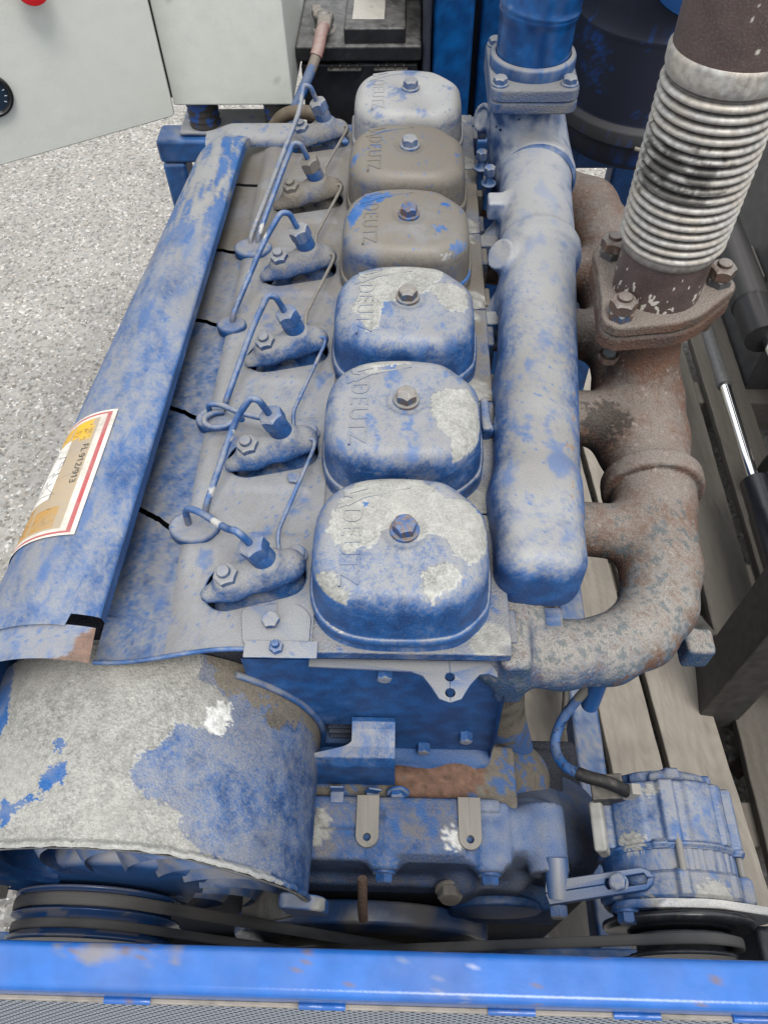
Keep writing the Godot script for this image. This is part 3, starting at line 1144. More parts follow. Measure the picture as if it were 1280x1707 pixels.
func deck_h(x: float, z: float) -> float:
	var y := 1.0345
	if x < -0.178:
		var t := (-0.178 - x)
		y -= 0.42 * t + 1.2 * t * t
	# crest strip
	y += 0.0016 * smoothstep(0.012, 0.006, absf(x + 0.176))
	# raised pad round every injector opening
	for k in 6:
		var d := Vector2(x + 0.118, z - 0.004 + 0.129 * k)
		var q := maxf(absf(d.x + 0.004) - 0.026, absf(d.y) - 0.030)
		y += 0.0022 * smoothstep(0.016, 0.006, q)
	# the front end rises over the fan barrel
	var f := smoothstep(-0.030, 0.050, z)
	if x < -0.10:
		var bar := 0.85 + sqrt(maxf(0.0, 0.1575 * 0.1575 - pow(clampf(x, -0.30, -0.1) + 0.236, 2))) - 0.002
		var front := maxf(bar, lerpf(1.006, 1.0345, smoothstep(-0.235, -0.125, x)))
		y = lerpf(y, front, f)
	return y

func deck() -> void:
	# flat cowl with six openings
	var g := G.new()
	var x0 := -0.186
	var x1 := -0.071
	var z0 := 0.0655
	var z1 := -0.668
	var nu := 56
	var nv := 340
	var holes := []
	for k in 6: holes.append([Vector2(-0.140, 0.012 - 0.129 * k), Vector2(-0.100, 0.002 - 0.129 * k), 0.0215])
	var sd := func(p: Vector2) -> float:
		var m := 1.0
		for h in holes:
			var q := Geometry2D.get_closest_point_to_segment(p, h[0], h[1])
			m = minf(m, p.distance_to(q) - h[2])
		return m
	var ds := PackedFloat32Array()
	for b in nv + 1:
		for a in nu + 1:
			var p := Vector2(lerpf(x0, x1, float(a) / nu), lerpf(z0, z1, float(b) / nv))
			var d: float = sd.call(p)
			ds.append(d)
			if absf(d) < 0.0024: # slide the border vertices onto the cut edge
				var gr := Vector2(sd.call(p + Vector2(0.0003, 0)) - d, sd.call(p + Vector2(0, 0.0003)) - d).normalized()
				p -= gr * d
			g.v.append(Vector3(p.x, deck_h(p.x, p.y), p.y))
	g._norm(0, nu, nv, false, false)
	var keep := PackedInt32Array()
	var w := nu + 1
	g.i = PackedInt32Array()
	for b in nv:
		for a in nu:
			var k := b * w + a
			var c := 0
			for q in [k, k + 1, k + w, k + w + 1]:
				if ds[q] < -0.0012: c += 1
			if c > 0: continue
			g.tri(k, k + w + 1, k + w); g.tri(k, k + 1, k + w + 1)
	var dk := func(p: Vector3, n: Vector3) -> Color:
		var back := smoothstep(-0.22, -0.42, p.z + 0.05 * nA.get_noise_3dv(p))
		var f: Color = (dk_a as Callable).call(p, n)
		var h: Color = (dk_b as Callable).call(p, n)
		return f.lerp(h, back * 0.85)
	g.paint(dk)
	var o := put(g, "cowl_plate", "paint", E, "dusty blue cowl plate with six openings for the injectors")
	# hems of the openings
	for h in holes:
		var e := G.new()
		var pts := []
		var dir: Vector2 = (h[1] - h[0]).normalized()
		var nn := Vector2(-dir.y, dir.x)
		for q in 13:
			var v2: Vector2 = h[0] + (-dir * sin(PI * q / 12) + nn * cos(PI * q / 12)) * h[2]
			pts.append(Vector3(v2.x, deck_h(v2.x, v2.y) - 0.0018, v2.y))
		for q in 13:
			var v2: Vector2 = h[1] + (dir * sin(PI * q / 12) - nn * cos(PI * q / 12)) * h[2]
			pts.append(Vector3(v2.x, deck_h(v2.x, v2.y) - 0.0018, v2.y))
		pts.append(pts[0])
		e.tube(dense(pts, 0.003), 0.0016, 8, false)
		e.paint(blue({"dust": 0.2}))
		put(e, "hem", "paint", o)
	# sloping side panels between crest and duct, with open joints
	var gaps := [0.10, -0.034, -0.160, -0.290, -0.412, -0.545, -0.668]
	for k in 6:
		g = G.new()
		var za: float = gaps[k] - (0.0028 if k > 0 else 0.0345)
		var zb: float = gaps[k + 1] + 0.0028
		g.grid(30, 56, func(u: float, v: float) -> Vector3:
			var x := lerpf(-0.285, -0.1805, u)
			if k == 0 and v < 0.30: x = lerpf(-0.2440, -0.1805, u)
			var sk := -(x + 0.18) * 0.85 + 0.0015 * nB.get_noise_1d(x * 2.0) # the joints run slantwise
			var a := za - sk if k > 0 else za
			var b := zb - sk
			var z := lerpf(a, b, v)
			return Vector3(x, deck_h(x, z) - 0.0006, z))
		g.paint(blue({"dust": [0.22, 0.26, 0.32, 0.6, 0.8, 0.8][k], "up": 0.5, "grime": [0.02, 0.05, 0.15, 0.5, 0.62, 0.62][k], "scale": 1.3}))
		put(g, "side_panel", "paint", E)
	# grommets
	for q in [[Vector3(-0.176, 1.036, -0.043), 0.019], [Vector3(-0.176, 1.036, -0.163), 0.017], [Vector3(-0.180, 1.036, -0.291), 0.0135], [Vector3(-0.174, 1.036, -0.418), 0.019]]:
		g = G.new()
		var r: float = q[1]
		g.lathe([Vector2(r, -0.006), Vector2(r * 1.02, 0.0), Vector2(r, 0.003), Vector2(r * 0.88, 0.0046), Vector2(r * 0.7, 0.0044), Vector2(r * 0.4, 0.003), Vector2(0, 0.003)], Vector3.ZERO, Vector3.UP, 36)
		var x := Transform3D(Basis.IDENTITY.scaled(Vector3(1.1, 1, 0.82)), q[0])
		var e := G.new()
		e.add(g, x)
		e.paint(blue({"dust": 0.35, "up": 0.6, "grime": 0.1 if q[0].z > -0.2 else 0.5}))
		put(e, "grommet", "rubber", E)
	# folded hem along the front edge, rubbed bright
	g = G.new()
	pts_h.clear()
	for q in 60:
		var x := lerpf(-0.244, -0.071, q / 59.0)
		pts_h.append(Vector3(x, deck_h(x, 0.0655) + 0.0006, 0.0655))
	g.tube(pts_h, 0.0019, 8)
	g.paint(blue({"dust": 0.12, "up": 0.3, "rub": 1.0}))
	put(g, "front_fold", "paint", E)
	# front right corner sheet with its lip, bolts on the cowl
	g = G.new()
	g.box(Vector3(-0.093, 1.0375, 0.0665), Vector3(0.055, 0.0022, 0.014), 0.0008, 0.003)
	g.paint(blue({"dust": 0.45}))
	put(g, "front_lip", "paint", E)
	g = G.new()
	g.prism(round_poly([Vector2(-0.122, -0.0655), Vector2(-0.128, -0.030), Vector2(-0.085, -0.026), Vector2(-0.0725, -0.036), Vector2(-0.0725, -0.0655)], 0.009), Vector3(0, 1.0348, 0), Vector3.RIGHT, Vector3.FORWARD, 0.0014, 0.0004)
	g.paint(blue({"dust": 0.6}))
	put(g, "corner_sheet", "paint", E)
	bolt(E, Vector3(-0.103, 1.038, 0.043), Vector3.UP, "dusty", 0.0072, 0.005, 0.1, 0.0)
	bolt(E, Vector3(-0.096, 1.038, 0.066), Vector3(0, 1, 0.0), "blue", 0.0055, 0.006, 0.4, 0.0, 0.005)
	for k in [0, 1]: bolt(E, Vector3(-0.0885, 1.038, -0.016 - 0.130 * k), Vector3(0.2, 1, 0), "blue", 0.0068, 0.006, 0.5, 1.3)
	bolt(E, Vector3(-0.098, 1.037, -0.095), Vector3.UP, "dusty", 0.0065, 0.004, 0.9, 0.0)

var pts_h := []
var dk_a := blue({"dust": 0.50, "up": 0.72, "grime": 0.30})
var dk_b := blue({"dust": 0.85, "up": 0.5, "grime": 0.62})

func duct_edge(z: float) -> float:
	return lerpf(-0.226, -0.2035, clampf((0.045 - z) / 0.66, 0, 1))

func duct_pt(s: float, z: float) -> Vector3: # s in metres from the inner edge round to the outside
	var t := clampf((0.045 - z) / 0.66, 0, 1)
	var r := lerpf(0.087, 0.046, t)
	var xe := duct_edge(z)
	var y := 1.0625
	# rounded rear end
	var e := clampf((-0.590 - z) / 0.046, 0, 1)
	y -= 0.016 * e * e
	r *= 1.0 - 0.22 * e * e
	var a0 := -0.34
	var cx := xe - r * sin(-a0) - 0.004
	var cy := y - r
	if s < 0.009: return Vector3(xe + 0.0004, cy + r * cos(a0) - 0.012 + s, z) # turned down edge
	s -= 0.009
	if s < 0.004: return Vector3(xe - s, cy + r * cos(a0) - 0.003 + 0.003 * sqrt(s / 0.004), z)
	s -= 0.004
	var a := a0 + s / r
	var bump := 0.0012 * smoothstep(0.020, 0.024, s) # pressed step beside the edge
	if a < 1.65: return Vector3(cx - (r + bump) * sin(a), cy + (r + bump) * cos(a), z)
	s -= (1.65 - a0) * r
	return Vector3(cx - (r + bump) * sin(1.65) + s * cos(1.65) * -1.0, cy + (r + bump) * cos(1.65) - s * sin(1.65), z)

func duct() -> void:
	var g := G.new()
	var mp := func(p: Vector3) -> Vector2: return Vector2(p.z, p.x + p.y)
	g.grid(120, 420, func(u: float, v: float) -> Vector3:
		var s := 0.30 * pow(u, 1.15)
		var z := lerpf(0.062, -0.636, v)
		if s < 0.030: z = minf(z, lerpf(0.052, -0.636, v))
		var p := duct_pt(s, z)
		p += Vector3(0, 1, 0) * 0.0006 * nA.get_noise_3dv(p * 1.5)
		return p)
	for j in g.n.size():
		if g.n[j].y < -0.3 or (g.n[j].x > 0.5 and g.n[j].y < 0.3 and g.v[j].y < 1.0): g.n[j] = -g.n[j]
	var f1 := blue({"dust": 0.30, "up": 0.45, "scale": 0.7, "max": 0.8})
	g.paint(func(p: Vector3, n: Vector3) -> Color:
		var col: Color = (f1 as Callable).call(Vector3(p.x, p.y, p.z * 0.55), n)
		# paler streaks along the far end, rubbed blue stripes beside them
		var far := smoothstep(-0.30, -0.5, p.z)
		var st := nB.get_noise_3d(p.x * 1.4, p.y, p.z * 0.28)
		if far > 0.0:
			var c := nC.get_noise_3dv(p)
			col = col.lerp(DUST * 1.05, far * ss(0.0, 0.25, st + 0.3 * c) * 0.75)
			if st + 0.25 * c < -0.1: col = col.lerp(BLUE_FRESH, far * 0.75)
		if n.x > 0.6: col = col.lerp(BLUE_FRESH, 0.4)
		col.a = 1
		return col)
	var o := put(g, "air_duct_cover", "paint", E, "long curved blue air duct cover with a faded sticker")
	# folded rear end strip and front hem strip
	g = G.new()
	g.grid(40, 16, func(u: float, v: float) -> Vector3:
		var x := lerpf(-0.262, -0.135, u)
		var a := v * 1.9
		return Vector3(x, 1.036 + 0.016 * sin(a) - 0.010 * smoothstep(-0.225, -0.262, x), -0.628 - 0.022 + 0.022 * cos(a)))
	for j in g.n.size():
		if g.n[j].y < 0: g.n[j] = -g.n[j]
	g.paint(blue({"dust": 0.55}))
	put(g, "rear_fold", "paint", E)
	g = G.new()
	g.grid(90, 14, func(u: float, v: float) -> Vector3:
		var s := lerpf(0.011, 0.26, u)
		var p := duct_pt(s, 0.06 + v * 0.026)
		p.y -= 0.002 + v * 0.004
		return p)
	for j in g.n.size():
		if g.n[j].y < 0: g.n[j] = -g.n[j]
	g.paint(blue({"dust": 0.30, "up": 0.45, "scale": 0.7, "max": 0.8, "chips": [[pv([[-0.258, 0.09], [-0.254, 0.085], [-0.242, 0.083], [-0.239, 0.066], [-0.226, 0.060], [-0.226, 0.09]]), 2]]}))
	put(g, "front_hem", "paint", E)
	sticker(o)

func sticker(o: Node3D) -> void:
	var W := 256
	var H := 512
	var im := Image.create(W, H, false, Image.FORMAT_RGB8)
	im.fill(Color(0.80, 0.78, 0.74))
	var r := RandomNumberGenerator.new()
	r.seed = 9
	im.fill_rect(Rect2i(8, 8, W - 16, H - 16), Color(0.62, 0.27, 0.28))
	im.fill_rect(Rect2i(16, 16, W - 32, H - 32), Color(0.78, 0.75, 0.71))
	im.fill_rect(Rect2i(28, 28, W - 56, H - 56), Color(0.62, 0.55, 0.45))
	im.fill_rect(Rect2i(84, 96, 92, 250), Color(0.84, 0.83, 0.80))
	var yel := Color(0.82, 0.62, 0.10)
	var och := Color(0.66, 0.48, 0.20)
	for q in [[70, 30, 44, 54, 0], [120, 30, 48, 60, 0], [174, 30, 42, 70, 0], [196, 60, 26, 60, 0], [40, 392, 52, 84, 1], [98, 392, 52, 84, 1], [156, 392, 56, 84, 1], [34, 330, 30, 44, 1], [70, 350, 24, 36, 1], [112, 350, 30, 36, 1], [34, 60, 22, 60, 2]]:
		im.fill_rect(Rect2i(q[0], q[1], q[2], q[3]), yel if q[4] == 0 else (och if q[4] == 1 else och.lerp(Color(0.78, 0.73, 0.67), 0.5)))
		for n in 9: # squiggles of the small pictograms
			var a := Vector2(q[0] + r.randf() * q[2], q[1] + r.randf() * q[3])
			var b := Vector2(q[0] + r.randf() * q[2], q[1] + r.randf() * q[3])
			for t in 40:
				var p := a.lerp(b, t / 39.0) + Vector2(sin(t * 0.5), cos(t * 0.4)) * 2.0
				if p.x > q[0] and p.y > q[1] and p.x < q[0] + q[2] - 1 and p.y < q[1] + q[3] - 1: im.set_pixelv(Vector2i(p), Color(0.35, 0.27, 0.12))
	var pen := Vector2(130, 110)
	for n in 46: # outline drawing of the engine
		var nx := Vector2(clampf(pen.x + r.randf_range(-34, 34), 90, 178), 110 + n * 5.2 + r.randf_range(-9, 9))
		for t in 40:
			var p := pen.lerp(nx, t / 39.0)
			im.fill_rect(Rect2i(Vector2i(p), Vector2i(2, 2)), Color(0.30, 0.32, 0.37))
		pen = nx
	for n in 7:
		var a := Vector2(r.randf_range(60, 190), r.randf_range(120, 340))
		var b := a + Vector2(r.randf_range(-50, 50), r.randf_range(-70, 70))
		for t in 90:
			var p := a.lerp(b, t / 89.0)
			if p.x > 30 and p.x < W - 30: im.set_pixelv(Vector2i(p), Color(0.25, 0.25, 0.28))
	for y in H:
		for x in W:
			var c := im.get_pixel(x, y)
			var d := clampf(0.18 + 0.5 * nA.get_noise_2d(x * 0.0006, y * 0.0006) + 0.25 * nC.get_noise_2d(x * 0.0004, y * 0.0004), 0, 0.6)
			im.set_pixel(x, y, c.lerp(Color(0.55, 0.52, 0.49), d))
	var m := StandardMaterial3D.new()
	m.albedo_texture = ImageTexture.create_from_image(im)
	m.roughness = 0.45
	M["sticker"] = m
	var g := G.new()
	var za := -0.150
	var zb := -0.016
	g.grid(50, 40, func(u: float, v: float) -> Vector3:
		var z := lerpf(za, zb, v)
		var s := lerpf(0.175, 0.046, u)
		# rounded corners
		var p := duct_pt(s, z)
		return p + Vector3(-sin((s - 0.043) / 0.087), cos((s - 0.043) / 0.087), 0) * 0.0011)
	for k in g.v.size():
		var u := (k % 51) / 50.0
		var v := (k / 51) / 40.0
		g.uv.append(Vector2(u, v))
		if g.n[k].y < 0: g.n[k] = -g.n[k]
	g.tint(Color.WHITE)
	var st := put(g, "sticker", "sticker", o, "faded red and yellow service sticker")
	var tm := TextMesh.new()
	var sf := SystemFont.new()
	sf.font_names = PackedStringArray(["Droid Sans"])
	tm.font = sf
	tm.text = "FL 912/913"
	tm.font_size = 24
	tm.pixel_size = 0.0004
	tm.depth = 0.0
	var ar := tm.surface_get_arrays(0)
	var tv: PackedVector3Array = ar[Mesh.ARRAY_VERTEX]
	var bb := tm.get_aabb()
	var lg := G.new()
	for j in tv.size():
		var z := -0.112 + (tv[j].x - bb.position.x) / bb.size.x * 0.042
		var s := 0.068 - (tv[j].y - bb.position.y) / bb.size.y * 0.006
		var p := duct_pt(s, z) + Vector3(-0.25, 0.97, 0) * 0.0017
		lg.v.append(p); lg.n.append(Vector3(-0.3, 0.95, 0))
	lg.i = (ar[Mesh.ARRAY_INDEX] as PackedInt32Array).duplicate()
	lg.tint(Color(0.02, 0.02, 0.025))
	put(lg, "lettering", "plastic", o)

func injector(k: int) -> void:
	var t := sub("injector", E)
	var o := Vector3(-0.109, 1.036, 0.004 - 0.129 * k)
	var gr: float = [0.0, 0.05, 0.1, 0.45, 0.85, 0.2][k]
	var dd: float = [0.25, 0.25, 0.3, 0.35, 0.6, 0.6][k]
	# seat in the opening
	var s := S.new()
	var lo := o + Vector3(-0.062, -0.035, -0.036)
	var hi := o + Vector3(0.042, 0.035, 0.044)
	s.cap(o + Vector3(-0.028, -0.028, 0.008), o + Vector3(0.010, -0.024, -0.001), 0.0192, 0.0205, 0.004)
	s.cap(o + Vector3(-0.028, -0.022, 0.012), o + Vector3(-0.026, 0.000, 0.011), 0.009, 0.008, 0.006)
	s.cyl(o + Vector3(0.008, -0.006, 0.000), Vector3(-0.2, 1, 0), 0.0125, 0.014, 0.003, 0.004)
	var g := G.new()
	s.mesh(g, lo, hi, 0.0028)
	g.paint(blue({"dust": dd, "up": 0.5, "grime": maxf(gr, 0.2)}))
	put(g, "seat", "cast", t)
	# clamp: a leaning bridge with a fat round end over the nozzle holder
	s = S.new()
	s.path([o + Vector3(-0.043, 0.002, 0.018), o + Vector3(-0.025, 0.009, 0.012), o + Vector3(0.000, 0.013, 0.002), o + Vector3(0.016, 0.010, -0.004)], [0.0085, 0.0125, 0.0150, 0.0150], 0.008)
	s.cyl(o + Vector3(-0.026, 0.014, 0.0115), Vector3(-0.15, 1, 0.1), 0.0115, 0.008, 0.003, 0.006)
	s.cyl(o + Vector3(0.004, 0.018, 0.0), Vector3(-0.35, 1, 0.05), 0.0112, 0.010, 0.003, 0.006)
	s.box(o + Vector3(-0.012, -0.007, 0.007), Vector3(0.05, 0.012, 0.04), 0.001, 0.004, Basis(Vector3.FORWARD, -0.10), true) # flat underside
	g = G.new()
	s.mesh(g, o + Vector3(-0.062, -0.020, -0.03), o + Vector3(0.042, 0.052, 0.040), 0.0022)
	g.paint(blue({"dust": dd + 0.2, "up": 0.95, "grime": gr, "rub": 0.4}))
	put(g, "clamp", "cast", t)
	# clamp nut on its stud
	var kind: String = ["dusty", "dusty", "dusty", "dusty", "grime", "dusty"][k]
	bolt(t, o + Vector3(-0.0275, 0.0215, 0.0125), Vector3(-0.12, 1, 0.12), kind, 0.0096, 0.0080, 0.3 + k, 0.0, 0.005, "clamp_nut")
	# union nut: big hexagon over a round collar, leaning to the duct
	var ax := Vector3(-0.34, 1, 0.06).normalized()
	g = G.new()
	g.lathe([Vector2(0.0094, -0.004), Vector2(0.0096, -0.003), Vector2(0.0096, 0.013), Vector2(0.0090, 0.014)], o + Vector3(0.001, 0.026, 0.0), ax, 28)
	g.paint(blue({"dust": 0.1 + dd * 0.5, "grime": gr * 0.6}))
	put(g, "collar", "paint", t)
	bolt(t, o + Vector3(0.001, 0.028, 0.0) + ax * 0.0125, ax, "grime" if k == 4 else ("dusty" if k in [3, 5] else "blue"), 0.0110, 0.0130, 0.5 + k * 0.3, 0.0, 0.0, "union_nut")

func inj_top(k: int) -> Vector3:
	return Vector3(-0.109, 1.036, 0.004 - 0.129 * k) + Vector3(0.001, 0.028, 0.0) + Vector3(-0.34, 1, 0.06).normalized() * 0.024

func pipes() -> void:
	var ax := Vector3(-0.34, 1, 0.06).normalized()
	var L := [
		[Vector3(-0.181, 1.030, -0.044), Vector3(-0.181, 1.058, -0.048), Vector3(-0.165, 1.070, -0.036), Vector3(-0.136, 1.083, -0.010)],
		[Vector3(-0.170, 1.030, -0.053), Vector3(-0.168, 1.044, -0.058), Vector3(-0.143, 1.088, -0.118), Vector3(-0.129, 1.106, -0.124)],
		[Vector3(-0.169, 1.030, -0.169), Vector3(-0.169, 1.044, -0.174), Vector3(-0.143, 1.088, -0.232), Vector3(-0.129, 1.108, -0.250)],
		[Vector3(-0.180, 1.030, -0.294), Vector3(-0.179, 1.044, -0.296), Vector3(-0.148, 1.088, -0.358), Vector3(-0.130, 1.108, -0.378)],
		[Vector3(-0.169, 1.030, -0.424), Vector3(-0.169, 1.044, -0.428), Vector3(-0.142, 1.088, -0.490), Vector3(-0.130, 1.108, -0.508)],
		[Vector3(-0.179, 1.030, -0.423), Vector3(-0.177, 1.044, -0.428), Vector3(-0.134, 1.090, -0.612), Vector3(-0.130, 1.108, -0.636)],
	]
	for k in 6:
		var p: Array = L[k]
		var e := inj_top(k)
		p.append(e + ax * 0.020)
		p.append(e - ax * 0.004)
		var g := G.new()
		g.tube(dense(fillet(p, 0.021, 8), 0.0022), 0.0029, 14)
		var f1 := blue({"dust": 0.22 if k != 5 else 0.5, "up": 0.5, "grime": 0.0})
		g.paint(func(q: Vector3, n: Vector3) -> Color:
			var c: Color = (f1 as Callable).call(q, n)
			if q.y < 1.05 and q.y + 0.01 * nC.get_noise_3dv(q) < 1.047: c = c.lerp(GRIME, 0.6)
			if nB.get_noise_3dv(q * 0.9 + Vector3(k, 0, 0)) > 0.44: c = Color(0.42, 0.41, 0.39)
			return c)
		put(g, "injection_pipe", "paint", E)
	# return line looped round the second grommet
	var g := G.new()
	g.tube(dense(fillet([Vector3(-0.182, 1.030, -0.169), Vector3(-0.182, 1.052, -0.168), Vector3(-0.170, 1.054, -0.166), Vector3(-0.150, 1.058, -0.152), Vector3(-0.121, 1.060, -0.142)], 0.012), 0.0022), 0.0026, 12)
	g.paint(blue({"dust": 0.3}))
	put(g, "return_pipe", "paint", E)
	g = G.new()
	var pts := []
	for q in 26:
		var a := lerpf(-0.6, 3.9, q / 25.0)
		pts.append(Vector3(-0.168 - 0.016 * cos(a - 0.9), 1.0415 + 0.012 * q / 25.0, -0.155 + 0.013 * sin(a - 0.9)))
	pts.append(Vector3(-0.147, 1.0555, -0.146))
	g.tube(dense(pts, 0.0022), 0.0028, 12)
	g.paint(blue({"dust": 0.25}))
	put(g, "return_pipe", "paint", E)
	# thin leak-off lines from one injector to the next
	for k in 5:
		var a := Vector3(-0.109, 1.036, 0.004 - 0.129 * k)
		var b := Vector3(-0.109, 1.036, 0.004 - 0.129 * (k + 1))
		g = G.new()
		var p := [a + Vector3(0.008, 0.010, -0.014), a + Vector3(0.006, 0.0195, -0.030), b + Vector3(0.0285, 0.021, 0.012), b + Vector3(0.0285, 0.021, 0.0015), b + Vector3(0.014, 0.019, 0.0015)]
		g.tube(dense(fillet(p, 0.008, 6), 0.0025), 0.0018, 10)
		g.paint(blue({"dust": 0.3, "up": 0.4}) if k < 2 else plain(Color(0.16, 0.15, 0.14), 0.3, GRIME * 1.2))
		put(g, "leak_off_pipe", "paint", E)

func intake() -> void:
	var s := S.new()
	s.box(Vector3(0.1045, 1.040, -0.040), Vector3(0.0350, 0.0355, 0.057), 0.021, 0.02, Basis(Vector3.UP, -0.03))
	s.cap(Vector3(0.106, 1.040, -0.06), Vector3(0.137, 1.042, -0.40), 0.0365, 0.0395, 0.012)
	s.cap(Vector3(0.137, 1.042, -0.40), Vector3(0.146, 1.044, -0.56), 0.0405, 0.0415, 0.006)
	s.cap(Vector3(0.146, 1.044, -0.56), Vector3(0.140, 1.058, -0.605), 0.042, 0.044, 0.02)
	s.cap(Vector3(0.140, 1.05, -0.600), Vector3(0.131, 1.12, -0.600), 0.042, 0.041, 0.02)
	s.cyl(Vector3(0.1475, 1.044, -0.545), Vector3(0.10, 0.0, -1), 0.0460, 0.006, 0.002, 0.002)
	s.cyl(Vector3(0.1385, 1.042, -0.398), Vector3(0.10, 0.0, -1), 0.0440, 0.011, 0.005, 0.006)
	# plug bosses and lugs
	s.cyl(Vector3(0.098, 1.060, -0.372), Vector3(-0.8, 0.75, 0.35), 0.0165, 0.010, 0.002, 0.008)
	s.cyl(Vector3(0.0885, 1.069, -0.368), Vector3(-0.8, 0.75, 0.35), 0.0125, 0.003, 0.001, 0.001, true)
	s.cyl(Vector3(0.093, 1.072, -0.625), Vector3(-0.9, 0.45, 0.45), 0.0165, 0.012, 0.002, 0.008)
	s.cyl(Vector3(0.083, 1.077, -0.620), Vector3(-0.9, 0.45, 0.45), 0.0105, 0.004, 0.001, 0.001, true)
	s.box(Vector3(0.099, 1.055, -0.470), Vector3(0.014, 0.011, 0.012), 0.003, 0.008)
	s.box(Vector3(0.069, 1.035, -0.165), Vector3(0.004, 0.012, 0.02), 0.003, 0.008)
	for k in 6:
		var z := -0.100 - 0.13 * k + 0.03
		var x := 0.106 + 0.05 * k / 5.0
		s.cap(Vector3(0.070, 0.985, z - 0.005), Vector3(x - 0.005, 1.022, z - 0.012), 0.021, 0.025, 0.02)
	var g := G.new()
	s.mesh(g, Vector3(0.05, 0.94, -0.68), Vector3(0.20, 1.13, 0.04), 0.0023)
	var f1 := blue({"dust": 0.32, "up": 0.85, "max": 0.92, "rub": 0.65})
	g.paint(func(p: Vector3, n: Vector3) -> Color:
		var c: Color = (f1 as Callable).call(p, n)
		var far := smoothstep(-0.2, -0.45, p.z)
		c = c.lerp(Color(0.47, 0.47, 0.475), far * 0.45 * clampf(n.y + 0.35 + nB.get_noise_3dv(p), 0, 1))
		if p.x > 0.12 + 0.08 * (-p.z) and nC.get_noise_3dv(p) + 0.6 * nB.get_noise_3dv(p) > 0.62 and p.z > -0.2 and n.y > 0.2: c = Color(0.26, 0.14, 0.07)
		return c)
	var o := put(g, "intake_manifold", "paint", E, "dusty blue intake manifold log running along the rocker covers")
	var axv := Vector3(0.10, 0.0, -1).normalized()
	for q in [[Vector3(0.1465, 1.0435, -0.540), 0.0430, 0.0455, 0.006], [Vector3(0.1380, 1.0415, -0.398), 0.0405, 0.0432, 0.010], [Vector3(0.1475, 1.0440, -0.575), 0.0435, 0.0448, 0.004]]:
		g = G.new()
		var w: float = q[3]
		g.lathe([Vector2(q[1], -w - 0.002), Vector2(q[2] - 0.001, -w), Vector2(q[2], -w + 0.0015), Vector2(q[2], w - 0.0015), Vector2(q[2] - 0.001, w), Vector2(q[1], w + 0.002)], q[0], axv, 90)
		g.paint(blue({"dust": 0.20, "up": 0.5}))
		put(g, "collar", "paint", o)
	for k in 6: # bright lugs and bolts between the heads and the log
		g = G.new()
		g.box(Vector3(0.0885, 1.018, -0.055 - 0.13 * k), Vector3(0.022, 0.022, 0.020), 0.002, 0.004)
		g.paint(blue({"dust": 0.7, "grime": 0.2}))
		put(g, "lug", "cast", o)
	for q in [Vector3(0.082, 1.050, -0.553), Vector3(0.0895, 1.050, -0.520)]:
		g = G.new()
		g.lathe([Vector2(0.004, -0.03), Vector2(0.0042, 0.0), Vector2(0.0085, 0.0002), Vector2(0.0085, 0.003), Vector2(0.004, 0.0034), Vector2(0.004, 0.014)], q, Vector3.UP, 16)
		g.paint(blue({"dust": 0.2}))
		put(g, "bracket_stud", "paint", o)
		bolt(o, q + Vector3.UP * 0.013, Vector3.UP, "dusty", 0.0066, 0.010, 0.2, 0.0)
	# flange pair and elbow to the air cleaner
	var fr := round_poly([Vector2(0.083, 0.530), Vector2(0.179, 0.530), Vector2(0.179, 0.650), Vector2(0.083, 0.650)], 0.016)
	for q in [[1.126, 0.012], [1.1385, 0.013]]:
		g = G.new()
		g.prism(fr, Vector3(0, q[0], 0), Vector3.RIGHT, Vector3.FORWARD, q[1], 0.002)
		var ff := blue({"dust": 0.62, "up": 0.5, "grime": 0.42})
		g.paint(func(p: Vector3, n: Vector3) -> Color: return (ff as Callable).call(p, n))
		put(g, "flange_plate", "cast", o)
	g = G.new()
	var c := Vector3(0.132, 1.1515, -0.592)
	g.lathe([Vector2(0.047, 0), Vector2(0.047, 0.010), Vector2(0.0455, 0.013), Vector2(0.0415, 0.0135)], c, Vector3.UP, 64)
	g.paint(blue({"dust": 0.45, "grime": 0.25}))
	put(g, "flange_neck", "paint", o)
	for q in [[0.094, 0.545], [0.168, 0.545], [0.094, 0.636], [0.168, 0.636]]:
		bolt(o, Vector3(q[0], 1.1515, -q[1]), Vector3.UP, "dusty", 0.0078, 0.0065, q[0] * 9, 1.2)
	g = G.new()
	var fr2 := []
	for q in 170:
		var t := q / 169.0
		var r := 0.0405 + 0.0022 * exp(-pow((t - 0.17) / 0.022, 2))
		if t > 0.18: r += 0.0012
		var y := 0.01 + 0.24 * minf(t, 0.62)
		var b := maxf(t - 0.12, 0.0)
		fr2.append([c + Vector3(b * b * 0.26, 0.01 + 0.27 * t, -b * b * 0.05), Vector3(1, -b * 1.6, 0).normalized(), Vector3(0, 0, -1), r, r])
	# x cross (-z) = y: outward normals
	g.sweep(fr2, 90, false)
	g.paint(blue({"dust": 0.22, "up": 0.9, "max": 0.7}))
	put(g, "intake_elbow", "gloss", o, "glossy blue intake elbow with a weld seam")

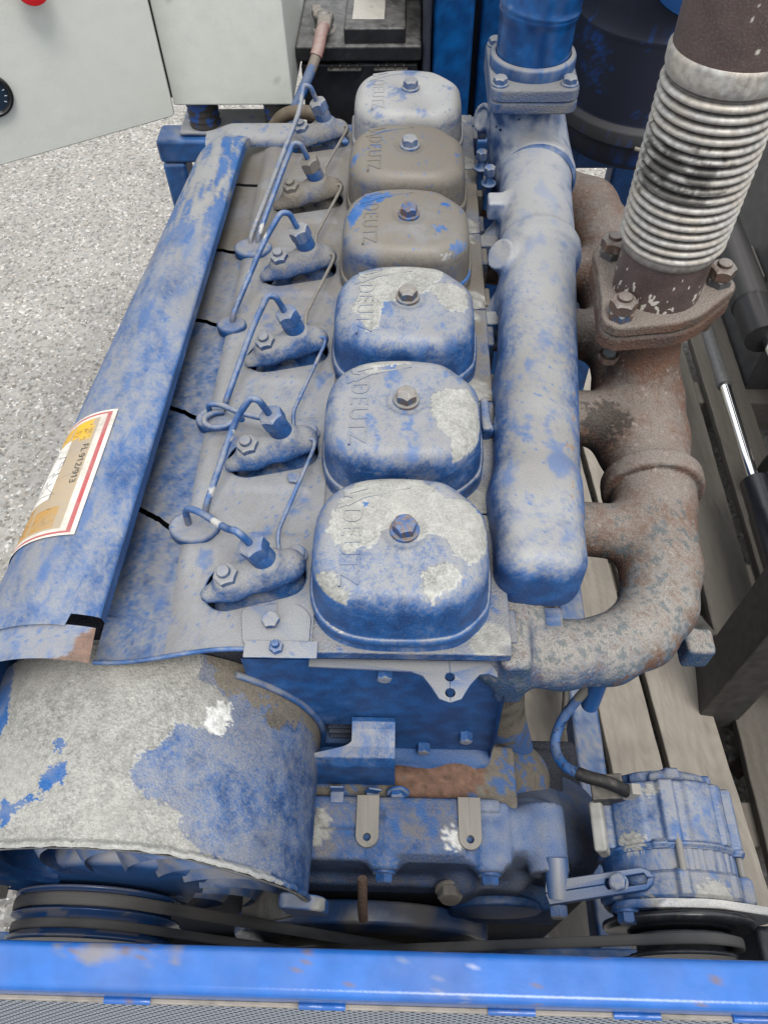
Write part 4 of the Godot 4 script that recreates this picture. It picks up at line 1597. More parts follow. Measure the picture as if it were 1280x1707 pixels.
func exhaust_manifold() -> void:
	var s := S.new()
	var f := [Vector3(0.074, 0.985, 0.040), Vector3(0.125, 0.982, 0.041), Vector3(0.165, 0.978, 0.034), Vector3(0.196, 0.975, 0.016), Vector3(0.216, 0.972, -0.012), Vector3(0.225, 0.970, -0.05), Vector3(0.231, 0.970, -0.12)]
	s.path(f, [0.027, 0.0270, 0.0275, 0.029, 0.0315, 0.0345, 0.0365], 0.008)
	s.cap(Vector3(0.231, 0.970, -0.12), Vector3(0.236, 0.970, -0.20), 0.0365, 0.040, 0.012)
	s.cyl(Vector3(0.233, 0.970, -0.142), Vector3(0.05, 0, -1), 0.0475, 0.0100, 0.004, 0.002)
	s.cap(Vector3(0.232, 0.966, -0.205), Vector3(0.236, 0.970, -0.25), 0.044, 0.046, 0.018)
	s.cap(Vector3(0.236, 0.970, -0.29), Vector3(0.236, 0.970, -0.54), 0.040, 0.037, 0.02)
	s.path([Vector3(0.236, 0.970, -0.54), Vector3(0.226, 0.972, -0.588), Vector3(0.19, 0.976, -0.612), Vector3(0.074, 0.985, -0.612)], [0.040, 0.038, 0.034, 0.030], 0.014)
	# runners
	for q in [[-0.090, -0.085, 0.024], [-0.222, -0.225, 0.027], [-0.352, -0.350, 0.026], [-0.470, -0.455, 0.026]]:
		s.cap(Vector3(0.072, 0.985, q[0]), Vector3(0.222, 0.972, q[1]), q[2] - 0.001, q[2] + 0.002, 0.014)
	# riser to the outlet
	s.path([Vector3(0.238, 0.985, -0.245), Vector3(0.234, 1.02, -0.265), Vector3(0.228, 1.075, -0.278)], [0.040, 0.031, 0.035], 0.008)
	# port flange blocks and a lug under the bend
	s.box(Vector3(0.084, 0.986, 0.040), Vector3(0.012, 0.036, 0.031), 0.006, 0.012)
	s.cyl(Vector3(0.098, 1.004, 0.020), Vector3.RIGHT, 0.0155, 0.012, 0.003, 0.006)
	s.box(Vector3(0.252, 0.940, 0.012), Vector3(0.012, 0.016, 0.012), 0.004, 0.010)
	var g := G.new()
	s.mesh(g, Vector3(0.05, 0.90, -0.68), Vector3(0.30, 1.13, 0.09), 0.0025)
	var hot := func(p: Vector3) -> float:
		var a := smoothstep(0.21, 0.10, p.x) * smoothstep(-0.06, 0.0, p.z)
		return a * 1.05 + 0.46 * smoothstep(-0.12, 0.0, p.z) * (1.0 - a) + 0.35 * smoothstep(0.97, 0.945, p.y) * smoothstep(-0.06, 0.0, p.z)
	var f1 := rusty({"dust": 0.30, "blue_at": hot})
	g.paint(func(p: Vector3, n: Vector3) -> Color:
		var c: Color = (f1 as Callable).call(p, n)
		c = c.lerp(DUST * 0.95, smoothstep(-0.06, 0.03, p.z) * clampf(n.y - 0.15 + 0.5 * nB.get_noise_3dv(p) + 0.3 * nC.get_noise_3dv(p), 0, 1) * 0.75)
		var d := Vector2(p.x - 0.19 + 0.02 * nB.get_noise_3dv(p), p.z + 0.20 + 0.02 * nC.get_noise_3dv(p))
		if d.length() < 0.020 and p.y < 1.01: c = c.lerp(SOOT, 0.75) # oil stain
		var bl := nC.get_noise_3dv(p * 0.7) + 0.5 * nB.get_noise_3dv(p)
		if p.z > -0.10 and bl > 0.30: c = c.lerp(Color(0.035, 0.075, 0.10), 0.55)
		if p.z > -0.10 and bl < -0.42: c = c.lerp(Color(0.12, 0.070, 0.050), 0.45)
		return c * 1.0)
	var o := put(g, "exhaust_manifold", "rust", E, "rusty cast exhaust manifold curving round the engine side")
	bolt(o, Vector3(0.110, 1.004, 0.020), Vector3.RIGHT, "dusty", 0.0105, 0.014, 0.0, 0.0)
	g = G.new()
	var tp := tri_plate(0.0565, 0.017)
	g.prism(tp, Vector3(0.2265, 1.070, -0.276), Vector3.RIGHT, Vector3.FORWARD, 0.016, 0.003)
	g.paint(rusty({"dust": 0.35}))
	put(g, "outlet_flange", "rust", o)

func tri_plate(r: float, corner: float) -> PackedVector2Array:
	# rounded triangle with bowed sides, corners towards the bolts
	var o := PackedVector2Array()
	for k in 3:
		var a := deg_to_rad([-133.0, 5.0, 127.0][k])
		var c := Vector2.from_angle(a) * r
		for q in 9: o.append(c + Vector2.from_angle(a + lerpf(-0.95, 0.95, q / 8.0)) * corner)
		var a2 := deg_to_rad([-133.0, 5.0, 127.0][(k + 1) % 3])
		if a2 < a: a2 += TAU
		for q in range(1, 8): o.append(Vector2.from_angle(lerpf(a + 0.42, a2 - 0.42, q / 8.0)) * (r * lerpf(1.0, 0.92, sin(PI * q / 8.0))))
	return o

func fan_housing() -> void:
	var c := Vector3(-0.230, 0.85, 0)
	var R := 0.15
	var g := G.new()
	# outer skin
	g.grid(520, 230, func(u: float, v: float) -> Vector3:
		var a := lerpf(deg_to_rad(-115), deg_to_rad(150), u)
		var lip := 0.200 + 0.006 * smoothstep(0.3, 1.1, a) + 0.0012 * nB.get_noise_2d(a * 0.2, 3.0)
		var z := lerpf(0.047, lip, v)
		var r := R + 0.0006 * nA.get_noise_3d(a * 0.1, z, 0)
		r += 0.0035 * smoothstep(0.955, 0.985, v) - 0.0035 * smoothstep(0.99, 1.0, v) * 0.4
		return c + Vector3(r * sin(a), r * cos(a), z), true)
	for j in g.n.size():
		var q := Vector3(g.v[j].x - c.x, g.v[j].y - c.y, 0)
		if g.n[j].dot(q) < 0: g.n[j] = -g.n[j]
	var mp := func(p: Vector3) -> Vector2: return Vector2(rad_to_deg(atan2(p.x - c.x, p.y - c.y)) * 0.0026, p.z)
	var sc := func(l: Array) -> PackedVector2Array:
		var o := PackedVector2Array()
		for q in l: o.append(Vector2(q[0] * 0.0026, q[1]))
		return o
	var chips := [
		[sc.call([[-60.2, 0.015], [7.3, 0.015], [25.8, 0.020], [25.3, 0.068], [29.2, 0.071], [36.8, 0.081], [38.2, 0.095], [34.6, 0.111], [27.9, 0.108], [22.4, 0.106], [18.5, 0.124], [14.1, 0.132], [11.2, 0.148], [16.5, 0.164], [19.7, 0.163], [27.7, 0.171], [27.6, 0.181], [33.6, 0.195], [51.8, 0.204], [60.0, 0.215], [5.3, 0.215], [-70.8, 0.215]]), 0],
		[sc.call([[32.0, 0.083], [37.0, 0.081], [38.2, 0.095], [34.6, 0.111], [29.0, 0.106], [29.5, 0.092]]), 3],
		[sc.call([[-60.5, 0.034], [-41.2, 0.05], [-34.1, 0.102], [-37.5, 0.125], [-60, 0.13]]), 1],
		[sc.call([[-14.6, 0.153], [-11.5, 0.143], [-7.1, 0.141], [-5.4, 0.154], [-12.0, 0.162]]), 1],
		[sc.call([[-26.4, 0.164], [-21.0, 0.169], [-14.6, 0.164], [-10.6, 0.166], [-18.5, 0.172], [-20.1, 0.182], [-22.9, 0.185]]), 1],
		[sc.call([[-12.7, 0.125], [-9.6, 0.123], [-9.1, 0.134], [-11.5, 0.132]]), 1],
		[sc.call([[49.0, 0.080], [56.0, 0.069], [62.0, 0.072], [56.0, 0.092], [51.0, 0.090]]), 4],
	]
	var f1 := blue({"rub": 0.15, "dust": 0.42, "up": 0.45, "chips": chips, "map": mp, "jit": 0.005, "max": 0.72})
	g.paint(func(p: Vector3, n: Vector3) -> Color:
		var col: Color = (f1 as Callable).call(p, n)
		var a := rad_to_deg(atan2(p.x - c.x, p.y - c.y))
		# grey brown dirt on the upper band next to the duct and down the inner flank
		var b := nB.get_noise_3dv(p)
		var c2 := nC.get_noise_3dv(p)
		var k := smoothstep(0.105, 0.045, p.z + 0.02 * b) * smoothstep(22.0, 34.0, a + 10 * b)
		if k * 1.1 + 0.35 * c2 + 0.25 * b > 0.55: col = GRIME * (1.0 + 0.25 * c2)
		k = smoothstep(0.09, 0.05, p.z) * 0.4 * smoothstep(30.0, 10.0, a)
		col = col.lerp(GRIME, k)
		if p.z > 0.199 and a < 62.0 + 10 * b: col = col.lerp(Color(0.33, 0.33, 0.32), 0.8)
		col.a = 1
		return col)
	var o := put(g, "fan_housing", "cast", E, "blue cylindrical fan housing with a large bare metal patch")
	# inner wall and lip edge
	g = G.new()
	g.grid(160, 12, func(u: float, v: float) -> Vector3:
		var a := lerpf(deg_to_rad(-115), deg_to_rad(150), u)
		var lip := 0.200 + 0.006 * smoothstep(0.3, 1.1, a)
		var t := v * 12.0
		if t < 2.0: return c + Vector3(sin(a), cos(a), 0) * lerpf(R + 0.002, R - 0.004, t / 2.0) + Vector3(0, 0, lip + 0.0005)
		return c + Vector3(sin(a), cos(a), 0) * (R - 0.0045) + Vector3(0, 0, lerpf(lip, 0.04, (t - 2.0) / 10.0)))
	g.paint(plain(Color(0.22, 0.22, 0.215), 0.0, GRIME, 0.5))
	put(g, "rim", "cast", o)
	g = G.new()
	g.lathe([Vector2(0.148, 0.10), Vector2(0.02, 0.105)], c, Vector3.BACK, 64)
	g.tint(Color(0.012, 0.018, 0.045))
	put(g, "back_plate", "paint", o)
	# curved stator vanes between hub and rim
	for k in 15:
		g = G.new()
		var a0 := TAU * k / 15.0
		g.grid(10, 16, func(u: float, v: float) -> Vector3:
			var r := lerpf(0.060, R - 0.005, v)
			var a := a0 + (u - 0.5) * lerpf(0.44, 0.40, v) + 0.75 * v * v
			var z := 0.143 + 0.050 * u + 0.006 * (1.0 - v) + 0.006 * sin(u * PI)
			return c + Vector3(sin(a) * r, cos(a) * r, z))
		for j in g.n.size():
			if g.n[j].z < 0: g.n[j] = -g.n[j]
		g.paint(blue({"dust": 0.42, "up": 0.35, "grime": 0.4}))
		put(g, "vane", "paint", o)
	g = G.new()
	g.lathe([Vector2(0.072, 0.10), Vector2(0.072, 0.185), Vector2(0.070, 0.192), Vector2(0.064, 0.195), Vector2(0.0, 0.196)], c, Vector3.BACK, 64)
	g.paint(blue({"dust": 0.15, "grime": 0.3}))
	put(g, "hub", "paint", o)
	# lug at the lower right of the rim
	g = G.new()
	g.prism(round_poly([Vector2(-0.105, 0.86), Vector2(-0.068, 0.845), Vector2(-0.062, 0.815), Vector2(-0.10, 0.815)], 0.012), Vector3(0, 0, 0.200), Vector3.RIGHT, Vector3.UP, 0.012, 0.002)
	g.paint(blue({"dust": 0.1, "chips": [[circle(Vector2(-0.068, 0.21), 0.01), 0]]}))
	put(g, "lug", "paint", o)
	# twin groove pulley
	g = G.new()
	var pr := []
	for e in [[0.0695, 0.2035], [0.0715, 0.2045], [0.0715, 0.2065], [0.063, 0.2085], [0.063, 0.2185], [0.0715, 0.2205], [0.0715, 0.2225], [0.067, 0.2245], [0.065, 0.230], [0.067, 0.2365], [0.0715, 0.2385], [0.0715, 0.2415], [0.070, 0.2425], [0.055, 0.2425], [0.053, 0.240], [0.012, 0.240], [0.0, 0.240]]: pr.append(Vector2(e[0], e[1]))
	g.lathe(pr, Vector3(-0.270, 0.80, -0.003), Vector3.BACK, 96)
	g.paint(func(p: Vector3, n: Vector3) -> Color:
		var col := Color(0.028, 0.055, 0.13).lerp(BLUE, clampf(0.3 + nA.get_noise_3dv(p * 2.0), 0, 1))
		if n.y > 0.5 and nB.get_noise_3d(p.x * 0.4, 0, p.z * 6.0) > 0.1: col = col.lerp(Color(0.16, 0.14, 0.13), 0.6)
		col.a = 1
		return col)
	put(g, "fan_pulley", "gloss", o)

func front_end() -> void:
	# sheet panel in front of cylinder one, cut out round the fan barrel
	var g := G.new()
	g.grid(100, 140, func(u: float, v: float) -> Vector3: return Vector3(lerpf(-0.130, 0.0785, u) + 0.008 * (1.0 - v) * u, lerpf(0.715, 1.003, v), 0.0585))
	var gi := PackedInt32Array()
	for k in range(0, g.i.size(), 3):
		var m := (g.v[g.i[k]] + g.v[g.i[k + 1]] + g.v[g.i[k + 2]]) / 3.0
		var d := Vector2(m.x + 0.236, m.y - 0.85).length()
		var win := Vector2(maxf(absf(m.x + 0.066) - 0.014, 0), maxf(absf(m.y - 0.838) - 0.020, 0)).length() < 0.006
		if d > 0.157 and not win:
			for q in 3: gi.append(g.i[k + q])
	g.i = gi
	g.paint(blue({"dust": -0.02, "up": 0.2, "max": 0.5}))
	var o := put(g, "front_panel", "paint", E, "dark blue front panel below the first rocker cover")
	# rolled edge round the fan cut-out
	g = G.new()
	var pts := []
	for q in 30:
		var a := lerpf(deg_to_rad(104), deg_to_rad(38), q / 29.0)
		pts.append(Vector3(-0.236 + 0.1585 * sin(a), 0.85 + 0.1585 * cos(a), 0.0595))
	g.tube(pts, 0.0032, 10)
	g.paint(blue({"dust": 0.35, "grime": 0.2}))
	put(g, "rolled_edge", "paint", o)
	# top flange with a two hole ear, in halves so that the holes are real
	var zh := [0.0705, 0.0835]
	for side in 2:
		var s := -1.0 if side == 0 else 1.0
		var p := PackedVector2Array()
		var x0 := 0.034
		p.append(Vector2(x0, 0.057))
		p.append(Vector2(x0 + s * (0.110 if side == 0 else 0.036), 0.057))
		if side == 0:
			p.append(Vector2(x0 - 0.110, 0.0640)); p.append(Vector2(x0 - 0.030, 0.0665)); p.append(Vector2(x0 - 0.021, 0.070)); p.append(Vector2(x0 - 0.0145, 0.079)); p.append(Vector2(x0 - 0.0085, 0.0885)); p.append(Vector2(x0, 0.0915))
		else:
			p.append(Vector2(x0 + 0.037, 0.0705)); p.append(Vector2(x0 + 0.030, 0.0675)); p.append(Vector2(x0 + 0.023, 0.0685)); p.append(Vector2(x0 + 0.0155, 0.077)); p.append(Vector2(x0 + 0.0085, 0.0885)); p.append(Vector2(x0, 0.0915))
		for h in [1, 0]:
			for q in 9:
				var a := PI * 0.5 - s * PI * q / 8.0
				p.append(Vector2(x0, zh[h]) + Vector2(cos(a), sin(a)) * 0.0036)
		g = G.new()
		var pm := PackedVector2Array()
		for q in p: pm.append(Vector2(q.x, -q.y))
		g.prism(pm, Vector3(0, 1.0005, 0), Vector3.RIGHT, Vector3.FORWARD, 0.0022, 0.0004)
		g.paint(blue({"dust": 0.42, "up": 0.6}))
		put(g, "ear_flange", "paint", o)
	# turned down right-hand edge
	g = G.new()
	g.grid(8, 70, func(u: float, v: float) -> Vector3:
		var y := lerpf(0.73, 0.999, v)
		var w := 0.016 * smoothstep(1.004, 0.96, y) * lerpf(0.35, 1.0, smoothstep(0.78, 0.90, y)) + 0.001 * nB.get_noise_1d(y)
		return Vector3(0.0782 + 0.008 * (1.0 - v) - 0.004 * smoothstep(0.97, 1.0, y), y, 0.0585 + w * u))
	g.paint(blue({"dust": 0.15, "up": 0.3}))
	put(g, "side_fold", "paint", o)
	for q in [[0.057, 0.846], [0.018, 0.813], [0.058, 0.761], [-0.017, 0.986]]:
		bolt(o, Vector3(q[0], q[1], 0.0585), Vector3.BACK, "blue", 0.0066, 0.009, 0.3, 0.0)
	# stepped air guide
	g = G.new()
	var st := [Vector2(0.0605, 0.888), Vector2(0.0620, 0.882), Vector2(0.068, 0.878), Vector2(0.082, 0.874), Vector2(0.091, 0.868), Vector2(0.095, 0.856), Vector2(0.096, 0.83), Vector2(0.096, 0.805)]
	g.grid(60, 70, func(u: float, v: float) -> Vector3:
		var q := v * 7.0
		var k := mini(int(q), 6)
		var e: Vector2 = st[k].lerp(st[k + 1], q - k)
		var x := lerpf(-0.048, -0.009, u)
		var w := smoothstep(0.38, 0.60, v)
		x = lerpf(lerpf(-0.048, -0.095, w), -0.009, u)
		return Vector3(x, e.y, e.x))
	for j in g.n.size():
		if g.n[j].z < 0: g.n[j] = -g.n[j]
	g.paint(blue({"dust": 0.15, "up": 0.7}))
	put(g, "air_guide", "paint", o)
	for q in [[-0.064, 0.812, 0.0], [-0.030, 0.808, 0.4]]: # bent spring clips
		g = G.new()
		g.box(Vector3(q[0], q[1], 0.1025), Vector3(0.013, 0.014, 0.002), 0.0008, 0.003, Basis(Vector3.FORWARD, q[2]))
		g.box(Vector3(q[0], q[1] - 0.007, 0.108), Vector3(0.013, 0.002, 0.011), 0.0008, 0.003, Basis(Vector3.FORWARD, q[2]))
		g.paint(blue({"dust": 0.1}))
		put(g, "spring_clip", "paint", o)
	# rusty ledge on top of the block and the casting to its right
	var s := S.new()
	s.box(Vector3(0.0, 0.755, 0.082), Vector3(0.11, 0.035, 0.032), 0.004)
	s.cap(Vector3(0.05, 0.76, 0.06), Vector3(0.115, 0.70, 0.06), 0.035, 0.045, 0.02)
	s.cap(Vector3(-0.005, 0.79, 0.082), Vector3(0.015, 0.79, 0.082), 0.010, 0.006, 0.008)
	g = G.new()
	s.mesh(g, Vector3(-0.13, 0.60, -0.03), Vector3(0.22, 0.84, 0.14), 0.004)
	g.paint(func(p: Vector3, n: Vector3) -> Color:
		var b := nB.get_noise_3dv(p)
		var c := nC.get_noise_3dv(p)
		if n.y > 0.5 and p.x + 0.02 * b < 0.072 and p.x + 0.02 * b > -0.01: return RUST * (1.15 + 0.9 * c)
		if b * 0.7 + c * 0.3 > 0.16: return BLUE_FRESH.lerp(GRIME, 0.25)
		return GRIME.lerp(SOOT, 0.3 + 0.4 * c))
	put(g, "block_ledge", "cast", E)
	bolt(E, Vector3(-0.006, 0.795, 0.100), Vector3(0, 0.3, 1), "blue", 0.0095, 0.006, 0.2, 1.2)
	# timing cover casting
	s = S.new()
	s.box(Vector3(0.0, 0.755, 0.135), Vector3(0.100, 0.045, 0.028), 0.005)
	s.box(Vector3(0.108, 0.775, 0.132), Vector3(0.040, 0.020, 0.022), 0.012, 0.006)
	s.cyl(Vector3(0.135, 0.781, 0.137), Vector3.BACK, 0.0185, 0.031, 0.0015, 0.006)
	s.cyl(Vector3(0.135, 0.781, 0.162), Vector3.BACK, 0.0085, 0.012, 0.001, 0.001, true)
	s.box(Vector3(-0.005, 0.800, 0.112), Vector3(0.095, 0.004, 0.006), 0.002, 0.003)
	for x in [-0.018, 0.079]:
		s.cyl(Vector3(x, 0.789, 0.150), Vector3.BACK, 0.0125, 0.020, 0.003, 0.012)
	s.box(Vector3(0.020, 0.799, 0.138), Vector3(0.038, 0.006, 0.020), 0.003, 0.006)
	s.box(Vector3(0.0, 0.715, 0.160), Vector3(0.115, 0.020, 0.012), 0.004, 0.012)
	s.box(Vector3(-0.062, 0.792, 0.125), Vector3(0.020, 0.012, 0.010), 0.004, 0.006)
	s.cap(Vector3(0.055, 0.74, 0.165), Vector3(0.055, 0.70, 0.165), 0.016, 0.016, 0.012)
	s.cap(Vector3(0.12, 0.73, 0.12), Vector3(0.16, 0.66, 0.10), 0.04, 0.06, 0.03)
	g = G.new()
	s.mesh(g, Vector3(-0.13, 0.58, 0.04), Vector3(0.24, 0.83, 0.20), 0.0030)
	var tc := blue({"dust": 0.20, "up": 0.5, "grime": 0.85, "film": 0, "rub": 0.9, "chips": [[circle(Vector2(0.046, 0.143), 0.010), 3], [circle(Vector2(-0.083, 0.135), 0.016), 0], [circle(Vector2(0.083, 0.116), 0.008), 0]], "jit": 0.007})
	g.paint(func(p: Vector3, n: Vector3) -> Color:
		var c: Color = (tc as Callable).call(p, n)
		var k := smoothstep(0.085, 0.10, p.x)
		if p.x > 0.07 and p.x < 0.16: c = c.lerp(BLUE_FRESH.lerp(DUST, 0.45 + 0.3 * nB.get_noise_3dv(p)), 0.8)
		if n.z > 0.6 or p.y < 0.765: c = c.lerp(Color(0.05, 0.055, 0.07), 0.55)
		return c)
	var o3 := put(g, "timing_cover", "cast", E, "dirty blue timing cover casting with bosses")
	for x in [-0.018, 0.079]: bolt(o3, Vector3(x, 0.789, 0.170), Vector3.BACK, "blue", 0.0085, 0.008, 0.5, 1.25)
	bolt(o3, Vector3(0.045, 0.740, 0.174), Vector3(0, 0.4, 1), "grime", 0.012, 0.009, 0.1, 1.2)
	for x in [-0.034, 0.061]: # flat lifting tabs with a hole
		for side in 2:
			var sg := -1.0 if side == 0 else 1.0
			var p := PackedVector2Array([Vector2(x, -0.107), Vector2(x + sg * 0.0105, -0.107), Vector2(x + sg * 0.0105, -0.143)])
			for q in range(1, 7):
				var a := PI * 0.5 * q / 6.0
				p.append(Vector2(x + sg * 0.0105 * cos(a), -0.143 - 0.0105 * sin(a)))
			for q in 9:
				var a := PI * q / 8.0
				p.append(Vector2(x + sg * 0.0036 * sin(a), -0.1445 - 0.0036 * cos(a)))
			g = G.new()
			g.prism(p, Vector3(0, 0.8045, 0), Vector3.RIGHT, Vector3.FORWARD, 0.005, 0.00015)
			g.paint(plain(Color(0.22, 0.215, 0.20), 0.35, GRIME * 1.3, 0.5))
			put(g, "lifting_tab", "bare", o3)
	# rusty bar hanging before the damper
	g = G.new()
	g.tube([Vector3(-0.037, 0.800, 0.178), Vector3(-0.037, 0.775, 0.200), Vector3(-0.0365, 0.765, 0.206)], 0.0045, 12)
	g.paint(rusty({"dust": 0.0}))
	put(g, "rusty_rod", "cast", E)
	# crank damper disc and groove
	var c := Vector3(-0.05, 0.50, 0)
	g = G.new()
	var pr := []
	for e in [[0.06, 0.170], [0.146, 0.170], [0.151, 0.172], [0.152, 0.175], [0.152, 0.191], [0.150, 0.194], [0.144, 0.1952], [0.139, 0.195], [0.117, 0.200], [0.105, 0.206], [0.105, 0.214], [0.119, 0.2165], [0.145, 0.218], [0.145, 0.226], [0.119, 0.230], [0.105, 0.231], [0.105, 0.239], [0.0, 0.239]]: pr.append(Vector2(e[0], e[1]))
	g.lathe(pr, c, Vector3.BACK, 128)
	g.paint(func(p: Vector3, n: Vector3) -> Color:
		var q := Color(0.05, 0.105, 0.26).lerp(Color(0.27, 0.25, 0.22), clampf(0.35 + 1.2 * nA.get_noise_3dv(p * 1.4), 0, 0.8))
		if p.z > 0.2: q = Color(0.06, 0.055, 0.05)
		q.a = 1
		return q)
	put(g, "crank_damper", "gloss", E, "round crankshaft damper with faded blue rim")
	# tensioner roller and bracket plate
	g = G.new()
	g.lathe([Vector2(0.0, 0.172), Vector2(0.043, 0.172), Vector2(0.046, 0.174), Vector2(0.046, 0.180), Vector2(0.043, 0.182), Vector2(0.0, 0.186)], Vector3(0.098, 0.66, 0), Vector3.BACK, 64)
	g.paint(blue({"dust": 0.0, "grime": 0.35}))
	put(g, "idler_disc", "paint", E)
	g = G.new()
	g.box(Vector3(0.11, 0.62, 0.165), Vector3(0.12, 0.10, 0.03), 0.004, 0.008)
	g.paint(blue({"dust": -0.2, "grime": 0.2}))
	put(g, "bracket_plate", "cast", E)
	# oil pipe below the right of the panel
	g = G.new()
	g.tube(dense(fillet([Vector3(0.090, 0.93, -0.01), Vector3(0.098, 0.80, 0.015), Vector3(0.118, 0.72, 0.03)], 0.05), 0.004), 0.022, 22)
	g.paint(func(p: Vector3, n: Vector3) -> Color:
		if p.y < 0.79 + 0.02 * nB.get_noise_3dv(p) and nC.get_noise_3dv(p) > -0.2: return BLUE_FRESH.lerp(GRIME, 0.2)
		return (GRIME * 0.8).lerp(SOOT, clampf(0.2 + nB.get_noise_3dv(p), 0, 1)))
	put(g, "oil_pipe", "cast", E)
	# black cable tied along the side rail
	g = G.new()
	g.tube(dense(fillet([Vector3(0.268, 0.315, -0.62), Vector3(0.272, 0.318, -0.45), Vector3(0.266, 0.322, -0.33), Vector3(0.274, 0.318, -0.22), Vector3(0.262, 0.30, -0.15)], 0.05), 0.006), 0.006, 12)
	g.paint(plain(Color(0.035, 0.035, 0.038), 0.3, GRIME))
	put(g, "wiring_loom", "rubber", E)
	for z in [-0.30, -0.48]:
		g = G.new()
		g.tor_ring(Vector3(0.271, 0.319, z), Vector3.BACK, 0.0075, 0.0016)
		g.tint(Color(0.02, 0.02, 0.02))
		put(g, "cable_tie", "rubber", E)
	g = G.new() # solid stud rod above the rail
	g.tube([Vector3(0.178, 0.90, 0.02), Vector3(0.178, 0.845, 0.026), Vector3(0.178, 0.842, 0.0263)], 0.0085, 16)
	g.paint(blue({"dust": 0.1}))
	put(g, "stop_rod", "paint", E)

# ------------------------------------------------------------------ other things
func exhaust_stack() -> void:
	var c := Vector3(0.2265, 0, -0.276)
	var t := root("exhaust_stack", Vector3(0.2265, 1.088, -0.276), "brown exhaust pipe with ribbed silver bellows bolted on the manifold", "exhaust pipe")
	var g := G.new()
	g.prism(tri_plate(0.0565, 0.0175), Vector3(0.2265, 1.0885, -0.276), Vector3.RIGHT, Vector3.FORWARD, 0.011, 0.0022)
	g.paint(rusty({"dust": 0.62}))
	put(g, "flange", "rust", t)
	for k in 3:
		var a := deg_to_rad([-133.0, 5.0, 127.0][k])
		var p := Vector3(0.2265 + cos(a) * 0.0575, 1.0995, -0.276 - sin(a) * 0.0575)
		bolt(t, p, Vector3.UP, "dark" if k != 0 else "rustblue", 0.0116, 0.0085, 0.4 + k, 0.0, 0.0, "nut")
		bolt(t, p + Vector3.UP * 0.0085, Vector3.UP, "rust", 0.0122, 0.0105, 0.9 + k, 0.0, 0.004, "nut")
		g = G.new()
		g.lathe([Vector2(0.0062, -0.044), Vector2(0.0062, 0.0)], p, Vector3.UP, 18)
		g.paint(plain(Color(0.06, 0.07, 0.075), 0.2, GRIME))
		put(g, "stud", "cast", t)
		bolt(t, p + Vector3.DOWN * 0.045, Vector3.DOWN, "rust", 0.0098, 0.008, 0.2, 0.0, 0.0, "nut")
	var dark := func(p: Vector3, n: Vector3) -> Color:
		var b := nB.get_noise_3dv(p)
		var e := nC.get_noise_3d(p.x * 0.9, p.y * 0.45, p.z * 0.9)
		var col := Color(0.070, 0.046, 0.042) * (1.0 + 0.4 * b)
		var low := smoothstep(1.135, 1.112, p.y)
		var hi := smoothstep(1.30, 1.34, p.y) * smoothstep(0.23, 0.255, p.x)
		if e + 0.25 * b > lerpf(0.62, 0.27, maxf(low, hi)): col = Color(0.50, 0.47, 0.42)
		col.a = 1
		return col
	g = G.new()
	g.grid(320, 130, func(u: float, v: float) -> Vector3:
		var a := TAU * u
		return c + Vector3(cos(a) * 0.0395, lerpf(1.099, 1.152, v), -sin(a) * 0.0395))
	for j in g.n.size():
		if g.n[j].dot(g.v[j] - Vector3(c.x, g.v[j].y, c.z)) < 0: g.n[j] = -g.n[j]
	g.paint(dark)
	put(g, "lower_pipe", "paint", t)
	g = G.new()
	var pr := [Vector2(0.0396, 1.1440), Vector2(0.0412, 1.1442), Vector2(0.0418, 1.1475), Vector2(0.0415, 1.1500)]
	var ribs := 17
	var y0 := 1.1515
	var pitch := 0.00795
	for k in ribs:
		for q in 9:
			var a := PI * q / 8.0
			pr.append(Vector2(0.0388 + 0.0062 * sin(a), y0 + pitch * k + pitch * 0.5 - pitch * 0.44 * cos(a)))
	var ye := y0 + pitch * ribs
	for q in [[0.0405, 0.001], [0.0432, 0.0035], [0.0446, 0.008], [0.0448, 0.018], [0.0432, 0.021], [0.0420, 0.0215]]: pr.append(Vector2(q[0], ye + q[1]))
	g.lathe(pr, c, Vector3.UP, 180)
	g.paint(func(p: Vector3, n: Vector3) -> Color:
		var b := nB.get_noise_3d(p.x * 0.8, p.y * 2.4, p.z * 0.8)
		var e := nC.get_noise_3dv(p)
		var r := Vector2(p.x - c.x, p.z - c.z).length()
		var col := STEEL * (0.80 + 0.30 * e)
		col = col.lerp(Color(0.42, 0.36, 0.29), clampf(0.2 + b, 0, 0.5))
		# soot on the left half around the middle ribs; groove shade is painted in
		var ang := atan2(p.z - c.z, p.x - c.x)
		var side := smoothstep(0.9, 1.9, ang + 0.3 * b) 
		var mid := smoothstep(1.195, 1.215, p.y) * smoothstep(1.262, 1.245, p.y)
		var groove_shade := smoothstep(0.0440, 0.0400, r)
		col = col.lerp(Color(0.055, 0.048, 0.044), groove_shade * 0.8)
		var so := mid * (side * 0.52 + 0.02) + 0.35 * e + 0.50 * b
		col = col.lerp(Color(0.045, 0.044, 0.043), ss(0.30, 0.55, so) * 0.85)
		col.a = 1
		return col)
	put(g, "bellows", "steel", t, "ribbed silver steel bellows with soot streaks")
	g = G.new()
	g.grid(220, 300, func(u: float, v: float) -> Vector3:
		var a := TAU * u
		return c + Vector3(cos(a) * 0.0425, lerpf(ye + 0.019, 1.75, v), -sin(a) * 0.0425))
	for j in g.n.size():
		if g.n[j].dot(g.v[j] - Vector3(c.x, g.v[j].y, c.z)) < 0: g.n[j] = -g.n[j]
	g.paint(dark)
	put(g, "upper_pipe", "paint", t)

